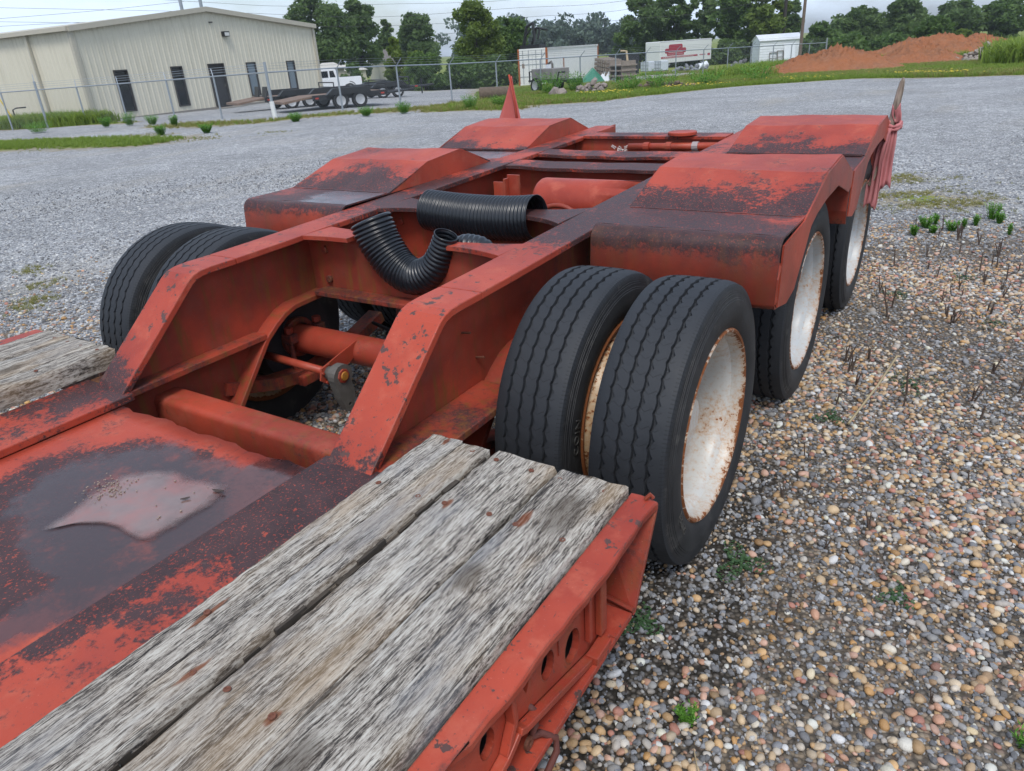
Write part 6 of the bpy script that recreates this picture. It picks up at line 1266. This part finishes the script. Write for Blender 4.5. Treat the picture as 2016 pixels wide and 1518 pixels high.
# ------------------------------------------------------------------ trees
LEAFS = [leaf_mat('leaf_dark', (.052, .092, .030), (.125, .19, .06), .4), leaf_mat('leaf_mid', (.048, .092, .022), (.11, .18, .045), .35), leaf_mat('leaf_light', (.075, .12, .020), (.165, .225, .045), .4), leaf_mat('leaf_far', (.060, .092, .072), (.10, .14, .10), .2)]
BARK = flat('bark', (.06, .048, .038), .95, var=.4, scale=8)
def tree(name, x, y, h, wdt, label, mat=1, n=4200, leaf=.42, seed=0, shape='round', base=.08, group=None, cat='tree', sparse=0):
    r = np.random.default_rng(seed); z0 = tz(x, y) - .1; t = thing(name, label, cat, group, (x, y, z0)); lumps = []; nl = int(34 + 18 * (wdt / 6))
    for k in range(nl):
        u = r.uniform(base, .96); a = r.uniform(0, 6.28)
        prof = {'round': math.sin(PI * min(1, max(.03, (u - base) / (1.02 - base))) ** .8) ** .7, 'cone': (1.05 - u) ** .8, 'column': .9 * math.sin(PI * max(.03, min(.98, u))) ** .35, 'bush': math.cos(u * 1.45) ** .6}[shape]
        d = wdt / 2 * prof * math.sqrt(r.random()) * .85; s_ = wdt * r.uniform(.08, .19) * (.55 + .6 * prof); lumps.append((d * math.cos(a), d * math.sin(a), u * h, s_, s_ * r.uniform(.6, .95)))
    lumps = np.array(lumps); pw = lumps[:, 3] ** 2; pick = r.choice(nl, n, p=pw / pw.sum()); dr = r.normal(0, 1, (n, 3)); dr /= np.linalg.norm(dr, axis=1)[:, None]; rad = r.uniform(.3, 1.0, n) ** .55 * (1 + .35 * (r.random(n) < .18) * r.random(n))
    C = lumps[pick, :3] + dr * rad[:, None] * lumps[pick][:, [3, 3, 4]]; C[:, 2] = np.maximum(C[:, 2], .05)
    U = r.normal(0, 1, (n, 3)); U[:, 2] *= .6; U /= np.linalg.norm(U, axis=1)[:, None]; W = np.cross(U, r.normal(0, 1, (n, 3))); W /= np.linalg.norm(W, axis=1)[:, None] + 1e-9; L = leaf * r.uniform(.5, 1.15, n)[:, None]
    V = np.concatenate([C - U * L, C + W * L * .55 + U * L * .15, C + U * L, C - W * L * .55 - U * L * .1], 1).reshape(-1, 3); F = np.arange(4 * n).reshape(-1, 4)
    o = newmesh('crown', V.tolist(), F.tolist(), LEAFS[mat], t); tone = r.random(nl); tinted(o, np.clip(.55 * tone[pick] + .45 * r.random(n), 0, 1))
    g = G(); g.tube([(0, 0, -.2), (.05 * wdt * r.normal() * .3, 0, h * .35), (0, .03 * wdt, h * .75)], [max(.07, h * .022), max(.05, h * .016), .04], 7)
    for k in range(6): q = lumps[r.integers(0, nl)]; g.tube([(0, 0, h * r.uniform(.15, .4)), (q[0] * .5, q[1] * .5, q[2] * .75), (q[0], q[1], q[2])], [h * .010, h * .006, .02], 5)
    g.make('trunk', BARK, t); return t
def at(D, az): c = frame_at(D, az)[0]; return c.x, c.y
TG_ = 'trees along the edge of the yard'
TREES = [  # D, az, height, width, mat, shape, label
    (100, -45.7, 12.2, 10.5, 0, 'round', 'tall dark broad oak rising just right of the tan building', 9000), (104, -42.9, 11.6, 7.5, 0, 'round', 'dark tree with gaps of sky merging with the oak at its right', 6000),
    (118, -38.8, 10.6, 9.5, 0, 'round', 'dark rounded tree in the gap left of the light green tree', 6000), (116, -40.9, 9.6, 4.0, 0, 'round', 'slim dark tree top left of the rounded dark tree', 2500),
    (66, -34.7, 7.6, 5.6, 2, 'round', 'broad light green leafy tree left of the container', 8000), (70, -32.3, 6.3, 5.5, 1, 'round', 'mid green tree touching the light green tree at right', 5500), (62, -40.5, 4.8, 2.8, 2, 'cone', 'pointed light green sapling behind the fence', 2600), (60, -39.1, 3.3, 2.6, 2, 'bush', 'yellow green rounded sapling beside the pointed one', 1800),
    (70, -43.6, 2.6, 2.8, 1, 'bush', 'low bush behind the white pickup bed', 1500), (59, -38.6, 3.0, 4.2, 1, 'bush', 'dark hedge bush right of the saplings', 2600), (60, -36.0, 2.5, 5.0, 1, 'bush', 'long low bush below the light green tree', 2600), (62, -33.5, 2.4, 4.6, 0, 'bush', 'dark low bush left of the container doors', 2400),
    (108, -22.9, 10.4, 8.0, 0, 'round', 'dark tall tree at the left of the central right grove', 6500), (110, -20.6, 11.6, 6.6, 1, 'column', 'tall grey green tree behind the sofa trailer', 6000), (108, -18.6, 12.0, 5.0, 0, 'column', 'narrow dark tree with open sky gaps right of the sofa trailer', 3800), (104, -16.4, 11.0, 7.2, 1, 'round', 'full green tree left of the utility pole', 6500), (101, -14.4, 9.6, 6.0, 2, 'round', 'lighter green tree just left of the utility pole', 5200), (116, -12.9, 10.6, 3.8, 0, 'column', 'thin tree standing behind the utility pole', 2200),
    (104, -10.9, 5.6, 4.6, 1, 'round', 'small green tree right of the utility pole', 3200), (116, -8.9, 8.4, 8.5, 0, 'round', 'rounded dark tree over the largest dirt mound', 6000), (118, -6.2, 8.8, 7.5, 0, 'round', 'dark tree right of the rounded one above the dirt', 5500), (90, -4.4, 4.8, 4.6, 1, 'round', 'nearer bright bush tree behind the dirt ramp', 3600), (92, -2.6, 3.0, 3.0, 2, 'bush', 'olive bush at the right of the bright bush tree', 1600),
    (122, -3.2, 7.9, 8.0, 0, 'round', 'broad dark tree above the rubble pile', 5500), (124, -.6, 7.6, 7.5, 1, 'round', 'mid green tree above the grass bank', 5200), (128, 1.4, 8.0, 7.5, 2, 'round', 'paler grey green tree near the right edge', 4500), (130, 3.6, 7.0, 8, 0, 'round', 'dark tree cut by the right photo edge', 5000), (135, 6.2, 7.5, 9, 0, 'round', 'dark tree beyond the right photo edge', 4000),
    (94, -9.2, 3.0, 7.0, 1, 'bush', 'vine covered hedge left part behind the dirt mound', 3600), (95, -6.6, 2.8, 6.5, 1, 'bush', 'vine covered hedge right part behind the dirt mound', 3400), (98, -12.3, 3.0, 5.0, 1, 'bush', 'dark hedge right of the white shed', 2800), (100, -20.5, 3.2, 8, 0, 'bush', 'dark undergrowth behind the sofa trailer', 3600), (100, -16.6, 3.0, 7, 0, 'bush', 'dark undergrowth left of the white shed', 3200), (108, -24.4, 3.2, 5, 0, 'bush', 'dark undergrowth at the left foot of the grove', 2200)]
for i, (D, az, h, wdt, mt, shp, lab, n) in enumerate(TREES):
    h *= .84 * (.84 if az > -13 else 1); wdt *= .86; x, y = at(D, az); tree('tree' if shp != 'bush' else 'bush', x, y, h, wdt, lab, mt, int(n * 1.7), (.10 + .0019 * D) if D > 80 else .17, 40 + i, shp, .05 if shp != 'round' else .12, TG_, 'tree' if shp != 'bush' else 'bush')
# far wood reading as one mass
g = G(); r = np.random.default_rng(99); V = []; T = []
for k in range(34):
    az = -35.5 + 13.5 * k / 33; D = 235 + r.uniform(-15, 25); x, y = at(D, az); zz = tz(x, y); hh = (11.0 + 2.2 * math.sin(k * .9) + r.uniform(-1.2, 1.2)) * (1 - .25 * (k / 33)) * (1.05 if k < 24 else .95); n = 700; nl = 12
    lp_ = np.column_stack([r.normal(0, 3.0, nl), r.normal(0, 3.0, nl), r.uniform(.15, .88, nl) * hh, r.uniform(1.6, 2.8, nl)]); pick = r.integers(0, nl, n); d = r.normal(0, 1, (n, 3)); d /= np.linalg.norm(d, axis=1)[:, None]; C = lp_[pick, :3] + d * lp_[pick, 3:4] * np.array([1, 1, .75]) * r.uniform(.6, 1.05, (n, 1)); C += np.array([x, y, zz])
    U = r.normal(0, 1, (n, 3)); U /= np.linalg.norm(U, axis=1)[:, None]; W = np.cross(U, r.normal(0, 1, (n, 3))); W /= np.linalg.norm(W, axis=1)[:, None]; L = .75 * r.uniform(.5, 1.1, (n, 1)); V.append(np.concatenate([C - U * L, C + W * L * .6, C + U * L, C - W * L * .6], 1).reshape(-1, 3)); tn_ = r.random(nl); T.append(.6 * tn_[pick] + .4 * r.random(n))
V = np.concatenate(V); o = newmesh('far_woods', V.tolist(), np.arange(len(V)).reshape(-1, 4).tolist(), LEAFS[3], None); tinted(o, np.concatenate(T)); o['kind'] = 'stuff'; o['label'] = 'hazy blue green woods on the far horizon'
# utility poles and overhead wires
px, py = at(82, -12.15); up_ = thing('utility_pole', 'leaning wooden utility pole right of the white shed', 'utility pole', None, (px, py, tz(px, py))); POLE = flat('pole_wood', (.13, .095, .075), .9, var=.3); G().tube([(0, 0, -.3), (.05, .0, 11)], [.16, .12], 10).make('pole', POLE, up_); G().box(-1.1, 1.1, -.06, .06, 10.2, 10.35).make('crossarm', POLE, up_)
px, py = at(100, -13.35); o = G().tube([(px, py, tz(px, py) - .3), (px + .1, py, 12)], [.22, .15], 8).make('dark_trunk', flat('dark_bark', (.03, .024, .022), .95)); tag(o, 'bare dark trunk standing left of the utility pole', 'tree trunk')
WIRE = flat('wire', (.05, .05, .055), .6)
for i, pts in enumerate(([(-74, 37, 8.9), (-65.9, 49.5, 7.55), (-61.0, 55.4, 6.87), (-54, 62.2, 6.57), (-43.5, 70, 6.21), (-30, 78, 7.0)], [(-80, 25, 8.2), (-66, 50, 6.7), (-60.8, 55.6, 6.08), (-54.1, 62.1, 5.41), (-43.1, 70.2, 5.43), (-32.4, 75.9, 5.4), (-15, 81, 7.4)], [(-78, 28, 6.9), (-66, 48, 5.6), (-59.4, 57.1, 4.91), (-51.3, 64.4, 4.47), (-41.5, 71.2, 4.51), (-31.5, 76.3, 4.67), (-15, 80, 7.2)], [(-50, 66, 3.45), (-40, 72.1, 3.49), (-31.4, 76.3, 3.64), (-24.8, 78.8, 3.81), (-15, 80, 5)], [(-80, 25, 6.3), (-76.5, 31.3, 6.6), (-71.4, 41.3, 7.14), (-66.9, 48.1, 7.66)], [(-80, 24, 5.6), (-76.6, 31.1, 5.91), (-75, 34.6, 6.17), (-71.1, 41.8, 6.26)])):
    o = G().tube(smooth_path(pts, 6), .018, 4).make('overhead_wire', WIRE); tag(o, ('uppermost overhead wire crossing the sky', 'second overhead wire crossing before the dark oak', 'third overhead wire passing the building gable', 'lowest overhead wire above the far woods', 'upper wire at the far left above the roof', 'lower wire at the far left above the roof')[i], 'wire', 'overhead wires')
# distant small houses
HW, HR = flat('hut_cream', (.45, .42, .34), .6), flat('hut_roof', (.13, .115, .11), .7)
for (D, az, L, W_, h_, rf, lab) in ((72, -45.3, 2.0, 2.4, 1.7, HW, 'small cream garden shed right of the tan building'), (80, -43.9, 2.6, 2.4, 1.5, HW, 'low cream outbuilding half hidden by bushes'), (112, -41.3, 3.4, 4.0, 2.5, HR, 'house with dark hipped roof between the saplings')):
    x, y = at(D, az); t = thing('small_house' if D > 90 else 'garden_shed', lab, 'house' if D > 90 else 'shed', 'distant buildings beyond the yard', (x, y, tz(x, y)), R(az * -1 + 20)); G().box(-L / 2, L / 2, -W_ / 2, W_ / 2, -.1, h_).make('wall', HW, t); rise = 1.5 if D > 90 else .55; e = .2
    newmesh('roof', [(-L / 2 - e, -W_ / 2 - e, h_), (L / 2 + e, -W_ / 2 - e, h_), (L / 2 + e, W_ / 2 + e, h_), (-L / 2 - e, W_ / 2 + e, h_), (-L / 2 * .5, 0, h_ + rise), (L / 2 * .5, 0, h_ + rise)], [(0, 1, 5, 4), (2, 3, 4, 5), (1, 2, 5), (3, 0, 4), (0, 3, 2, 1)], rf if D > 90 else flat('hut_tin', (.42, .40, .35), .5), t); G().box(-.35, .35, -W_ / 2 - .02, -W_ / 2 - .001, .0, min(1.5, h_ - .2)).make('door', flat('hut_door', (.25, .23, .19), .6), t)

# ------------------------------------------------------------------ thin summer haze
hz = G().box(-1000, 1000, -1000, 1000, -5.0, 15.0).make('haze', None); hz['kind'] = 'stuff'; hz['label'] = 'thin pale haze over the whole yard'
hm = bpy.data.materials.new('haze'); hm.use_nodes = True; hm.node_tree.nodes.clear(); ho = hm.node_tree.nodes.new('ShaderNodeOutputMaterial'); hv = hm.node_tree.nodes.new('ShaderNodeVolumePrincipled')
hv.inputs['Color'].default_value = (.80, .87, .95, 1); hv.inputs['Density'].default_value = .0004; hv.inputs['Anisotropy'].default_value = .2; hm.node_tree.links.new(hv.outputs[0], ho.inputs['Volume']); hz.data.materials.append(hm)
